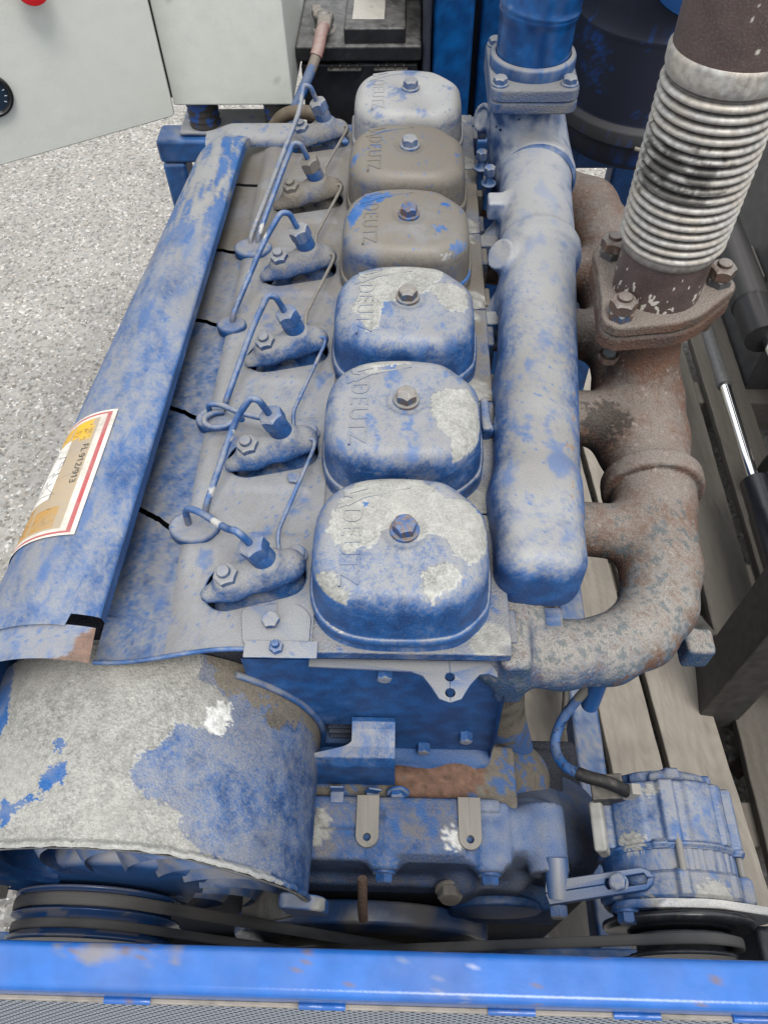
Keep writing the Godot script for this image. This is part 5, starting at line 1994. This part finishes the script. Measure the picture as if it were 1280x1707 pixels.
func air_cleaner() -> void:
	var c := Vector3(0.333, 0, -0.83)
	var t := root("air_cleaner", Vector3(0.345, 0.93, -0.83), "large blue air cleaner canister blackened with soot behind the bellows", "air filter")
	var f := func(p: Vector3, n: Vector3) -> Color:
		var a := nA.get_noise_3dv(p)
		var b := nB.get_noise_3dv(p)
		var e := nC.get_noise_3dv(p)
		var col := Color(0.010, 0.050, 0.20)
		var so := 0.72 + 0.55 * a + 0.35 * b + 0.35 * e - 0.9 * smoothstep(0.33, 0.42, p.x)
		col = col.lerp(Color(0.020, 0.020, 0.021), ss(0.25, 0.6, so) * 0.92)
		if absf(p.y - 0.998) < 0.012: col = col.lerp(GRIME, 0.22)
		col.a = 1
		return col
	var g := G.new()
	var pr := []
	for q in [[0.0, 0.945], [0.10, 0.945], [0.112, 0.949], [0.118, 0.960], [0.118, 0.988]]: pr.append(Vector2(q[0], q[1]))
	g.lathe(pr, c, Vector3.UP, 120)
	for k in 12: pass
	g.paint(f)
	put(g, "dust_bowl", "rubber", t)
	g = G.new()
	pr = []
	for q in [[0.118, 0.984], [0.126, 0.985], [0.128, 0.989], [0.128, 1.004], [0.126, 1.008], [0.119, 1.010]]: pr.append(Vector2(q[0], q[1]))
	for k in 26: pr.append(Vector2(0.118, 1.012 + k * 0.004))
	for q in [[0.119, 1.116], [0.118, 1.118], [0.114, 1.124], [0.112, 1.14], [0.112, 1.25], [0.105, 1.265], [0.0, 1.27]]: pr.append(Vector2(q[0], q[1]))
	g.lathe(pr, c, Vector3.UP, 160)
	g.paint(f)
	put(g, "canister", "rubber", t)
	g = G.new() # bracket strap
	g.prism(round_poly([Vector2(0.27, 1.265), Vector2(0.275, 1.175), Vector2(0.315, 1.150), Vector2(0.40, 1.150), Vector2(0.40, 1.265)], 0.03), Vector3(0, 0, -0.705), Vector3.RIGHT, Vector3.UP, 0.006, 0.0015)
	g.paint(blue({"dust": 0.0}))
	put(g, "bracket", "gloss", t)
	g = G.new()
	g.tube([Vector3(0.30, 0.992, -0.7), Vector3(0.315, 0.990, -0.696), Vector3(0.335, 0.992, -0.696)], 0.003, 8)
	g.paint(plain(Color(0.16, 0.14, 0.12)))
	put(g, "clip", "bare", t)

func control_cabinet() -> void:
	var t := root("control_cabinet", Vector3(-0.25, 0.975, -0.95), "pale grey steel control cabinet on rubber feet with its door open", "cabinet")
	var pc := func(p: Vector3, n: Vector3) -> Color:
		var b := nB.get_noise_3dv(p)
		var e := nC.get_noise_3dv(p)
		var q := Color(0.560, 0.580, 0.535) * (1.0 + 0.02 * b)
		if e + 0.4 * b > 0.70: q = q.lerp(Color(0.25, 0.24, 0.22), 0.5)
		q = q.lerp(Color(0.42, 0.41, 0.38), clampf(smoothstep(1.03, 1.0, p.y) * (0.35 + b) * 0.5, 0, 0.4))
		q.a = 1
		return q
	var g := G.new()
	g.box(Vector3(-0.256, 1.36, -0.975), Vector3(0.172, 0.72, 0.345), 0.003, 0.008)
	g.paint(pc)
	put(g, "housing", "panel", t)
	# open door: a folded tray hinged on the left edge
	var dirv := Vector3(-0.857, 0, 0.515)
	var nn := dirv.cross(Vector3.UP).normalized()
	var bs := Basis(dirv, Vector3.UP, nn)
	g = G.new()
	g.prism(round_poly([Vector2(0.002, 0.0), Vector2(0.50, 0.0), Vector2(0.50, 0.74), Vector2(0.002, 0.74)], 0.008), Vector3(-0.345, 0.997, -0.798) - nn * 0.02, dirv, Vector3.UP, 0.02, 0.0018)
	g.paint(func(p: Vector3, n: Vector3) -> Color: return (pc as Callable).call(p + Vector3(5, 0, 0), n))
	var d := put(g, "door", "panel", t, "cabinet door swung open with a gauge and red button")
	var dp := func(al: float, y: float, off: float) -> Vector3: return Vector3(-0.345, y, -0.798) + dirv * al + nn * off
	var front := nn if nn.z > 0 else -nn
	var fo := 0.0 if nn.z > 0 else 0.02
	var base := func(al: float, y: float) -> Vector3: return Vector3(-0.345, y, -0.798) + dirv * al + (Vector3.ZERO if nn.z > 0 else -nn * 0.02)
	# dial gauge
	var gp: Vector3 = base.call(0.226, 1.084)
	g = G.new()
	g.lathe([Vector2(0.0245, 0.0), Vector2(0.0255, 0.001), Vector2(0.0255, 0.005), Vector2(0.0245, 0.0075), Vector2(0.0215, 0.0078), Vector2(0.0205, 0.006), Vector2(0.0195, 0.0035)], gp, front, 72)
	g.tint(Color(0.012, 0.012, 0.013))
	var ga := put(g, "gauge", "gloss", d)
	g = G.new()
	g.lathe([Vector2(0.0198, 0.0034), Vector2(0.0, 0.0036)], gp, front, 48)
	g.tint(Color(0.018, 0.028, 0.05))
	put(g, "gauge_face", "gloss", d)
	for k in 11:
		var a := lerpf(-2.2, 2.2, k / 10.0)
		g = G.new()
		var q := gp + front * 0.0042 + (-dirv * sin(a) + Vector3.UP * cos(a)) * 0.0165
		g.box(q, Vector3(0.0008, 0.0030, 0.0004), 0.0001, 0, Basis(front, -a) * Basis(-dirv if nn.z > 0 else dirv, Vector3.UP, front))
		g.tint(Color(0.75, 0.76, 0.78))
		put(g, "gauge_tick", "plastic", d)
	# red push button
	var bp: Vector3 = base.call(0.138, 1.194)
	g = G.new()
	g.lathe([Vector2(0.010, 0.0), Vector2(0.010, 0.012), Vector2(0.0185, 0.014), Vector2(0.0195, 0.017), Vector2(0.0195, 0.023), Vector2(0.018, 0.026), Vector2(0.0, 0.0275)], bp, front, 48)
	g.tint(Color(0.55, 0.018, 0.022))
	put(g, "stop_button", "gloss", d, "red mushroom stop button")
	g = G.new()
	g.box(Vector3(-0.3455, 1.36, -0.815), Vector3(0.010, 0.70, 0.02), 0.001)
	g.tint(Color(0.02, 0.02, 0.02))  # black strip added to imitate the shade in the door gap
	put(g, "dark_gap_strip", "rubber", t)
	# rubber feet
	for x in [-0.310, -0.196]:
		g = G.new()
		var pr := []
		for k in 14: pr.append(Vector2(0.0225 + 0.0012 * sin(k * 2.1), 0.9575 + k * 0.0031))
		pr.append(Vector2(0.0, 0.9995))
		g.lathe(pr, Vector3(x, 0, -0.835), Vector3.UP, 48)
		g.paint(func(p: Vector3, n: Vector3) -> Color:
			var q := nB.get_noise_3dv(p * 1.2) + 0.6 * nC.get_noise_3dv(p * 0.7)
			if q > 0.12: return Color(0.022, 0.07, 0.24)
			return Color(0.05, 0.045, 0.042))
		put(g, "rubber_foot", "rubber", t)

func battery() -> void:
	var t := root("battery", Vector3(-0.078, 0.83, -0.98), "dusty black battery with lead terminal behind the last rocker cover", "battery")
	var blk := plain(Color(0.013, 0.013, 0.015), -0.1, Color(0.30, 0.29, 0.28), 0.4)
	var lid := plain(Color(0.014, 0.014, 0.016), 0.28, Color(0.20, 0.195, 0.19), 0.4)
	var g := G.new()
	g.box(Vector3(-0.078, 0.92, -1.005), Vector3(0.172, 0.20, 0.248), 0.004, 0.006)
	g.paint(blk)
	put(g, "case", "plastic", t)
	g = G.new()
	g.box(Vector3(-0.078, 1.037, -1.002), Vector3(0.182, 0.022, 0.256), 0.004, 0.004)
	g.paint(lid)
	put(g, "lid", "plastic", t)
	g = G.new()
	g.box(Vector3(-0.054, 1.058, -0.955), Vector3(0.088, 0.022, 0.15), 0.003, 0.004)
	g.paint(lid)
	var cb := put(g, "cap_bar", "plastic", t)
	g = G.new()
	g.box(Vector3(-0.064, 1.0695, -0.958), Vector3(0.046, 0.001, 0.10), 0.0004, 0.004)
	g.paint(plain(Color(0.62, 0.60, 0.56), 0.25, GRIME * 1.5, 0.5))
	put(g, "paper_label", "plastic", cb)
	for k in 2:
		var x := -0.118 + k * 0.068
		g = G.new()
		g.box(Vector3(x + 0.018, 1.014, -0.878), Vector3(0.050, 0.003, 0.010), 0.001, 0.004)
		for q in 4: g.box(Vector3(x + q * 0.0125, 1.017, -0.878), Vector3(0.0018, 0.008, 0.009), 0.0006)
		g.paint(plain(Color(0.03, 0.03, 0.032), 0.2, GRIME, 0.4))
		put(g, "handle_rib", "plastic", t)
	# terminal post and clamp
	g = G.new()
	g.lathe([Vector2(0.017, 1.048), Vector2(0.017, 1.052), Vector2(0.0095, 1.0525), Vector2(0.0085, 1.072), Vector2(0.0, 1.0725)], Vector3(-0.130, 0, -0.925), Vector3.UP, 32)
	g.paint(plain(Color(0.30, 0.29, 0.28), 0.3, GRIME))
	put(g, "terminal", "bare", t)
	var s := S.new()
	s.cyl(Vector3(-0.130, 1.064, -0.925), Vector3.UP, 0.0150, 0.007, 0.002)
	s.box(Vector3(-0.127, 1.066, -0.900), Vector3(0.010, 0.006, 0.018), 0.003)
	s.box(Vector3(-0.141, 1.066, -0.942), Vector3(0.007, 0.006, 0.010), 0.002)
	s.cyl(Vector3(-0.130, 1.066, -0.925), Vector3.UP, 0.0085, 0.02, 0.001, 0.001, true)
	g = G.new()
	s.mesh(g, Vector3(-0.16, 1.045, -0.97), Vector3(-0.10, 1.085, -0.87), 0.0024)
	g.paint(plain(Color(0.20, 0.19, 0.18), 0.3, GRIME * 1.4, 0.7))
	put(g, "terminal_clamp", "bare", t)
	# cable hangs from the terminal: a thing of its own
	var path := [Vector3(-0.126, 1.068, -0.885), Vector3(-0.128, 1.072, -0.865), Vector3(-0.133, 1.055, -0.835), Vector3(-0.150, 1.025, -0.815), Vector3(-0.178, 0.980, -0.798), Vector3(-0.197, 0.940, -0.790), Vector3(-0.205, 0.86, -0.785)]
	var dn := dense(fillet(path, 0.02, 6), 0.004)
	var n1 := 0
	for q in dn.size():
		if dn[q].z < -0.838: n1 = q
	var ct := root("battery_cable", Vector3(-0.205, 0.86, -0.785), "thick blue sprayed cable sloping from the battery terminal to the frame", "cable")
	g = G.new()
	g.tube(dn.slice(n1), 0.0072, 16)
	g.paint(func(p: Vector3, n: Vector3) -> Color:
		var b := nB.get_noise_3dv(p)
		if p.z < -0.822 + 0.006 * b: return Color(0.21, 0.18, 0.15)
		return BLUE_FRESH.lerp(DUST, clampf(0.15 + 0.35 * n.y + 0.4 * b, 0, 0.5)))
	put(g, "sheath", "rubber", ct)
	g = G.new()
	g.tube(dn.slice(0, n1 + 3), 0.0088, 16)
	g.paint(plain(Color(0.30, 0.16, 0.14), 0.5, Color(0.34, 0.30, 0.28), 0.3))
	put(g, "red_sleeve", "rubber", ct)
	# thin brown hose near the last injector
	var h := root("brown_hose", Vector3(-0.16, 1.02, -0.70), "short brown rubber hose behind the last injector", "hose")
	g = G.new()
	g.tube(dense(fillet([Vector3(-0.190, 1.010, -0.715), Vector3(-0.170, 1.035, -0.712), Vector3(-0.140, 1.040, -0.708), Vector3(-0.115, 1.035, -0.70)], 0.02), 0.004), 0.009, 14)
	g.paint(plain(Color(0.11, 0.085, 0.06), 0.2, GRIME))
	put(g, "hose_wall", "rubber", h)

func alternator() -> void:
	var c := Vector3(0.250, 0.765, 0)
	var t := root("alternator", Vector3(0.250, 0.70, 0.14), "scuffed blue alternator with cooling slots beside the timing cover", "alternator")
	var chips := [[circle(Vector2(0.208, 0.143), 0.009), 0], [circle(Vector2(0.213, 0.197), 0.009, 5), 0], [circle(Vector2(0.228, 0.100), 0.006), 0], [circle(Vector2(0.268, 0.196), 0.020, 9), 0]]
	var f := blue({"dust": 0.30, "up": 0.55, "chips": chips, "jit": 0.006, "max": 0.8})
	var lobed := func(z0: float, z1: float, r: float, ribs: Array, called: String) -> void:
		var g := G.new()
		g.grid(240, 44, func(u: float, v: float) -> Vector3:
			var a := TAU * u
			var e := minf(v, 1.0 - v) * (z1 - z0)
			var q := r
			for rb in ribs:
				var da := wrapf(a - rb[0], -PI, PI)
				q += rb[2] * smoothstep(rb[1], rb[1] * 0.7, absf(da))
			q -= 0.003 * (1.0 - smoothstep(0.0, 0.004, e))
			if v <= 0.0 or v >= 1.0: q = 0.02
			return c + Vector3(sin(a) * q, cos(a) * q, lerpf(z0, z1, v)))
		for j in g.n.size():
			if g.n[j].dot(Vector3(g.v[j].x - c.x, g.v[j].y - c.y, 0)) < 0: g.n[j] = -g.n[j]
		g.paint(f)
		put(g, called, "paint", t)
	lobed.call(0.090, 0.148, 0.0620, [[-0.15, 0.13, 0.0045], [0.35, 0.28, 0.003], [0.72, 0.10, 0.004], [1.15, 0.16, 0.007], [-0.75, 0.3, 0.002], [-1.25, 0.2, 0.005]], "rear_housing")
	lobed.call(0.168, 0.192, 0.0630, [[-0.12, 0.10, 0.0045], [0.75, 0.10, 0.003], [1.25, 0.22, 0.008], [-1.3, 0.25, 0.006]], "front_housing")
	lobed.call(0.1435, 0.1515, 0.0640, [[-0.35, 0.12, 0.003], [1.2, 0.2, 0.006]], "band")
	var g := G.new() # stator pack with slots
	g.grid(360, 6, func(u: float, v: float) -> Vector3:
		var a := TAU * u
		var q := 0.0597 + 0.0018 * signf(sin(a * 34.0)) * smoothstep(0.2, -0.3, a - PI + 2.0 if a > PI else 0.0)
		return c + Vector3(sin(a) * q, cos(a) * q, lerpf(0.146, 0.176, v)))
	for j in g.n.size():
		if g.n[j].dot(Vector3(g.v[j].x - c.x, g.v[j].y - c.y, 0)) < 0: g.n[j] = -g.n[j]
	g.paint(f)
	put(g, "stator", "paint", t)
	for a in [-0.10, 1.18]: # long through bolts
		g = G.new()
		g.tube([c + Vector3(sin(a) * 0.0635, cos(a) * 0.0635, 0.140), c + Vector3(sin(a) * 0.0635, cos(a) * 0.0635, 0.18)], 0.0032, 10)
		g.paint(plain(Color(0.20, 0.20, 0.20), 0.3, GRIME))
		put(g, "through_bolt", "bare", t)
	# ragged rear cover and black regulator block
	var s := S.new()
	s.cyl(c + Vector3(0.0, 0.0, 0.088), Vector3.BACK, 0.050, 0.010, 0.004)
	for k in 7:
		var a := -0.6 + k * 0.33
		s.box(c + Vector3(sin(a) * 0.047, cos(a) * 0.047, 0.086 + 0.003 * sin(k * 2.3)), Vector3(0.007, 0.007, 0.006), 0.002, 0.003, Basis(Vector3.FORWARD, a + 0.3 * sin(k * 1.7)))
	g = G.new()
	s.mesh(g, Vector3(0.18, 0.69, 0.055), Vector3(0.32, 0.84, 0.105), 0.0028)
	g.paint(f)
	put(g, "rear_cover", "cast", t)
	g = G.new()
	g.box(Vector3(0.195, 0.800, 0.096), Vector3(0.030, 0.034, 0.024), 0.002, 0.004, Basis(Vector3.FORWARD, -0.3))
	g.paint(plain(Color(0.03, 0.03, 0.032), 0.35, GRIME * 1.4))
	put(g, "regulator", "plastic", t)
	g = G.new()
	g.box(Vector3(0.1855, 0.790, 0.128), Vector3(0.012, 0.030, 0.045), 0.003, 0.004, Basis(Vector3.FORWARD, -0.4))
	g.paint(plain(Color(0.34, 0.34, 0.32), 0.4, DUST, 0.5))
	put(g, "brush_holder", "bare", t)
	# front flange plate, lug and slotted strap
	g = G.new()
	g.prism(round_poly([Vector2(0.185, 0.792), Vector2(0.192, 0.816), Vector2(0.230, 0.828), Vector2(0.268, 0.828), Vector2(0.325, 0.795), Vector2(0.345, 0.775), Vector2(0.335, 0.73), Vector2(0.25, 0.70), Vector2(0.20, 0.74)], 0.014), Vector3(0, 0, 0.192), Vector3.RIGHT, Vector3.UP, 0.007, 0.0015)
	g.paint(func(p: Vector3, n: Vector3) -> Color:
		var cc: Color = (f as Callable).call(p, n)
		if p.x > 0.222 + 0.01 * nB.get_noise_3dv(p): cc = cc.lerp(Color(0.55, 0.54, 0.52) * (1.0 + 0.4 * nC.get_noise_3dv(p)), 0.75)
		return cc)
	put(g, "front_flange", "cast", t)
	var st := root("adjusting_strap", Vector3(0.14, 0.80, 0.185), "slotted blue belt adjusting strap bolted to the alternator", "strap")
	g = G.new()
	var a0 := Vector3(0.138, 0.786, 0.184)
	var ex := Vector3(0.075, 0.028, -0.008).normalized()
	var ey := Vector3(0, 0, -1)
	ey = (ey - ex * ey.dot(ex)).normalized()
	for side in 2:
		var sg := -1.0 if side == 0 else 1.0
		g.prism(PackedVector2Array([Vector2(-0.008, 0), Vector2(-0.006, 0.010 * sg), Vector2(0.080, 0.0095 * sg), Vector2(0.086, 0.006 * sg), Vector2(0.089, 0), Vector2(0.083, 0), Vector2(0.081, 0.004 * sg), Vector2(0.048, 0.004 * sg), Vector2(0.046, 0)]), a0, ex, ey, 0.007, 0.001)
	g.paint(blue({"dust": 0.25, "up": 0.4}))
	put(g, "slotted_bar", "paint", st)
	bolt(st, a0 + ex * 0.056 + Vector3(0, 0.006, 0), Vector3(-0.35, 0.93, 0.1), "blue", 0.0072, 0.010, 0.3, 1.2)
	bolt(st, Vector3(0.140, 0.783, 0.194), Vector3.BACK, "dusty", 0.0085, 0.010, 0.6, 0.0)
	bolt(st, Vector3(0.196, 0.803, 0.199), Vector3.BACK, "blue", 0.0085, 0.009, 0.1, 1.2)
	g = G.new()
	g.tube([Vector3(0.140, 0.795, 0.155), Vector3(0.140, 0.786, 0.188)], 0.0105, 16)
	g.paint(blue({"dust": 0.1}))
	put(g, "spacer", "paint", st)
	# cooling fan and pulley
	g = G.new()
	var pr := []
	for q in [[0.030, 0.2005], [0.062, 0.2005], [0.066, 0.202], [0.067, 0.2055], [0.064, 0.2095], [0.035, 0.212], [0.0, 0.2125]]: pr.append(Vector2(q[0], q[1]))
	g.lathe(pr, c, Vector3.BACK, 96)
	g.paint(plain(Color(0.020, 0.021, 0.025), 0.0, GRIME, 0.3))
	put(g, "cooling_fan", "gloss", t)
	g = G.new()
	pr = []
	for q in [[0.020, 0.213], [0.044, 0.213], [0.046, 0.2145], [0.046, 0.217], [0.039, 0.219], [0.039, 0.2265], [0.046, 0.2285], [0.046, 0.231], [0.044, 0.232], [0.020, 0.232], [0.0, 0.232]]: pr.append(Vector2(q[0], q[1]))
	g.lathe(pr, c, Vector3.BACK, 96)
	g.paint(plain(Color(0.05, 0.055, 0.065), 0.0, GRIME, 0.3))
	put(g, "pulley", "gloss", t)
	# taped cable
	var ct := root("alternator_cable", Vector3(0.17, 0.83, 0.06), "blue taped cable curving down to the alternator terminal", "cable")
	var pts := [Vector3(0.176, 0.880, 0.018), Vector3(0.165, 0.862, 0.026), Vector3(0.150, 0.840, 0.040), Vector3(0.141, 0.830, 0.061), Vector3(0.145, 0.838, 0.084), Vector3(0.163, 0.848, 0.097), Vector3(0.184, 0.846, 0.101), Vector3(0.203, 0.836, 0.106)]
	var dn := dense(fillet(pts, 0.014, 6), 0.002)
	var cut := int(dn.size() * 0.70)
	g = G.new()
	var fr := []
	g.tube(dn.slice(0, cut), 0.0048, 14)
	g.paint(func(p: Vector3, n: Vector3) -> Color:
		var q := nC.get_noise_3dv(p)
		var col := BLUE_FRESH.lerp(BLUE, clampf(0.5 + q, 0, 1)).lerp(DUST, clampf(0.25 * n.y + 0.3 * nB.get_noise_3dv(p), 0, 0.4))
		if p.y > 0.862: col = Color(0.12, 0.11, 0.10)
		if fposmod(p.x * 61.0 + p.z * 83.0, 1.0) < 0.07: col = Color(0.015, 0.02, 0.05)
		return col)
	put(g, "tape_wrap", "rubber", ct)
	g = G.new()
	g.tube(dn.slice(cut - 1), 0.0060, 14)
	g.paint(plain(Color(0.012, 0.012, 0.013), 0.05, GRIME))
	put(g, "black_sleeve", "rubber", ct)
	g = G.new()
	g.box(Vector3(0.207, 0.835, 0.106), Vector3(0.009, 0.020, 0.010), 0.001, 0.003, Basis(Vector3.FORWARD, 0.25))
	g.paint(plain(Color(0.30, 0.29, 0.27), 0.3, GRIME))
	put(g, "cable_lug", "bare", ct)

func belt_loop(cs: Array, rs: Array) -> Array:
	# outline round two pulleys (x, y)
	var d: Vector2 = cs[1] - cs[0]
	var L := d.length()
	var b := acos((rs[0] - rs[1]) / L)
	var a0 := d.angle()
	var o := []
	for q in 41: o.append(cs[0] + Vector2.from_angle(lerpf(a0 + b, a0 + TAU - b, q / 40.0)) * rs[0])
	for q in 41: o.append(cs[1] + Vector2.from_angle(lerpf(a0 - b, a0 + b, q / 40.0)) * rs[1])
	return o

func belts() -> void:
	var L := [
		["worn black drive belt on the rear groove of the fan pulley", Vector2(-0.270, 0.80), Vector2(-0.05, 0.50), 0.0700, 0.107, 0.2110, 0.0080],
		["worn black drive belt on the front groove of the fan pulley, nearest the blue beam", Vector2(-0.270, 0.80), Vector2(-0.05, 0.50), 0.0680, 0.107, 0.2285, 0.0060],
		["flat grey black drive belt running to the alternator pulley", Vector2(-0.05, 0.50), Vector2(0.250, 0.770), 0.1485, 0.0500, 0.2215, 0.0072],
	]
	for q in L:
		var loop := belt_loop([q[1], q[2]], [q[3], q[4]])
		var pts := []
		for k in loop.size(): pts.append(loop[k])
		# resample
		var P := []
		for k in pts.size():
			var a: Vector2 = pts[k]
			var b: Vector2 = pts[(k + 1) % pts.size()]
			var m := maxi(1, int((b - a).length() / 0.006))
			for j in m: P.append(a.lerp(b, float(j) / m))
		var prof := [Vector2(0.5, 0.0), Vector2(0.46, 0.0012), Vector2(0.2, 0.0016), Vector2(0.17, 0.0012), Vector2(0.13, 0.0016), Vector2(-0.13, 0.0016), Vector2(-0.17, 0.0012), Vector2(-0.2, 0.0016), Vector2(-0.46, 0.0012), Vector2(-0.5, 0.0), Vector2(-0.34, -0.007), Vector2(0.34, -0.007)]
		var g := G.new()
		var n := P.size()
		g.grid(prof.size(), n, func(u: float, v: float) -> Vector3:
			var k := int(round(v * n)) % n
			var e: Vector2 = (P[(k + 1) % n] - P[(k + n - 1) % n]).normalized()
			var nn := Vector2(e.y, -e.x)
			var pr: Vector2 = prof[int(round(u * prof.size())) % prof.size()]
			var p: Vector2 = P[k] + nn * pr.y
			return Vector3(p.x, p.y, q[5] + pr.x * q[6] * 1.25), true)
		g.paint(func(p: Vector3, nrm: Vector3) -> Color:
			var col := Color(0.046, 0.047, 0.052) * (1.0 + 0.5 * nB.get_noise_3d(p.x * 0.2, p.y * 0.2, p.z * 8.0))
			col = col.lerp(Color(0.14, 0.13, 0.12), clampf(0.25 + nA.get_noise_3dv(p), 0, 0.5))
			col.a = 1
			return col)
		var o := put(g, "drive_belt", "rubber", self)
		o.set_meta("label", q[0])
		o.set_meta("category", "belt")
		o.set_meta("group", "drive belts at the engine front")

func machine() -> void:
	# dark machinery standing on the pallet to the right
	var dk := plain(Color(0.045, 0.042, 0.040), 0.10, Color(0.13, 0.12, 0.11), 0.5)
	var t := root("steel_stand", Vector3(0.72, 0.0, -0.35), "dark brown steel stand with a square upright post, right of the pallet", "stand")
	var g := G.new()
	g.box(Vector3(0.592, 0.45, -0.285), Vector3(0.072, 0.70, 0.105), 0.004, 0.01, Basis(Vector3.UP, -0.12))
	g.paint(dk)
	put(g, "box_post", "bare", t)
	g = G.new()
	g.box(Vector3(1.17, 0.60, -0.66), Vector3(0.56, 0.64, 1.30), 0.01, 0.03)  # off-view machine bulk, added to shade the planks
	g.paint(dk)
	put(g, "added_shade_body", "bare", t)
	g = G.new()
	g.box(Vector3(0.70, 0.09, -0.27), Vector3(0.06, 0.012, 0.10), 0.002, 0.01, Basis(Vector3.UP, -0.5))
	g.box(Vector3(0.68, 0.065, -0.235), Vector3(0.08, 0.04, 0.012), 0.002, 0.01, Basis(Vector3.UP, -0.5))
	g.box(Vector3(0.69, 0.03, -0.205), Vector3(0.11, 0.05, 0.03), 0.002, 0.01, Basis(Vector3.UP, 0.6))
	g.paint(plain(Color(0.06, 0.045, 0.04), 0.2, GRIME * 0.8, 0.6))
	put(g, "foot_bracket", "bare", t)
	g = G.new()
	g.box(Vector3(0.575, 0.17, -0.40), Vector3(0.04, 0.03, 0.05), 0.003, 0.01, Basis(Vector3.UP, 0.5))
	g.paint(plain(Color(0.05, 0.05, 0.05), 0.3, GRIME))
	put(g, "lug_plate", "bare", t)
	# hydraulic ram lying along the pallet
	var h := root("hydraulic_ram", Vector3(0.70, 0.25, -0.8), "black hydraulic ram with a bright chrome rod beside the exhaust manifold", "hydraulic cylinder")
	g = G.new()
	g.tube(dense([Vector3(0.706, 0.30, -0.952), Vector3(0.704, 0.30, -0.66)], 0.02), 0.0115, 24)
	g.tint(Color(0.80, 0.80, 0.79))
	put(g, "rod", "chrome", h)
	g = G.new()
	g.lathe([Vector2(0.0, 0), Vector2(0.0155, 0.0), Vector2(0.0165, 0.002), Vector2(0.0165, 0.03), Vector2(0.0150, 0.032), Vector2(0.0145, 0.30), Vector2(0.0, 0.30)], Vector3(0.706, 0.30, -0.945), Vector3.FORWARD, 32)
	g.paint(plain(Color(0.16, 0.16, 0.16), 0.1, GRIME))
	put(g, "rod_end", "steel", h)
	g = G.new()
	g.lathe([Vector2(0.0, 0), Vector2(0.030, 0.0), Vector2(0.0325, 0.003), Vector2(0.0325, 0.085), Vector2(0.0345, 0.087), Vector2(0.0345, 0.45), Vector2(0.0, 0.45)], Vector3(0.708, 0.30, -0.675), Vector3.BACK, 40)
	g.paint(plain(Color(0.012, 0.012, 0.016), 0.0, Color(0.08, 0.08, 0.09), 0.3))
	put(g, "barrel", "gloss", h)
	# second, thicker black ram higher up
	var h2 := root("hydraulic_ram", Vector3(0.70, 0.4, -1.1), "thick black hydraulic ram at the right edge, behind the chrome rod", "hydraulic cylinder")
	g = G.new()
	g.lathe([Vector2(0.0, 0), Vector2(0.034, 0.0), Vector2(0.036, 0.003), Vector2(0.036, 0.10), Vector2(0.039, 0.103), Vector2(0.039, 0.42), Vector2(0.0, 0.42)], Vector3(0.700, 0.50, -0.875), Vector3.FORWARD, 40)
	g.paint(plain(Color(0.018, 0.018, 0.020), 0.1, Color(0.10, 0.09, 0.085), 0.4))
	put(g, "barrel", "rubber", h2)
	g = G.new()
	g.tube([Vector3(0.706, 0.50, -0.90), Vector3(0.715, 0.50, -0.70), Vector3(0.72, 0.5, -0.6)], 0.012, 20)
	g.tint(Color(0.75, 0.75, 0.75))
	put(g, "rod", "chrome", h2)
	# dark plate box behind the bellows
	var b := root("steel_box", Vector3(0.98, 0.3, -1.5), "dark grey steel box with a folded edge behind the ribbed bellows", "box")
	g = G.new()
	g.box(Vector3(1.02, 0.42, -1.42), Vector3(0.34, 0.60, 0.62), 0.005, 0.02)
	g.paint(plain(Color(0.055, 0.055, 0.057), 0.15, Color(0.17, 0.165, 0.155), 0.4))
	put(g, "shell", "bare", b)
	g = G.new()
	g.box(Vector3(0.865, 0.70, -1.40), Vector3(0.045, 0.07, 0.66), 0.004, 0.02)
	g.paint(plain(Color(0.09, 0.095, 0.10), 0.35, Color(0.26, 0.26, 0.26), 0.3))
	put(g, "folded_edge", "bare", b)
	g = G.new()
	g.box(Vector3(0.80, 0.36, -1.30), Vector3(0.09, 0.02, 0.12), 0.003, 0.02)
	g.paint(plain(Color(0.20, 0.18, 0.165), 0.3, GRIME))
	put(g, "wooden_wedge", "wood", b)
	# coiled black hose on the floor at the right edge
	var hs := root("black_hose", Vector3(0.80, 0.2, -0.75), "black rubber hose looping down at the right edge", "hose")
	g = G.new()
	var pts := []
	for q in 30:
		var a := lerpf(-1.2, 2.6, q / 29.0)
		pts.append(Vector3(0.83 - 0.07 * cos(a), 0.24 + 0.10 * sin(a), -0.74 - 0.03 * q / 29.0))
	g.tube(pts, 0.011, 14)
	g.tint(Color(0.012, 0.012, 0.013))
	put(g, "hose_wall", "rubber", hs)
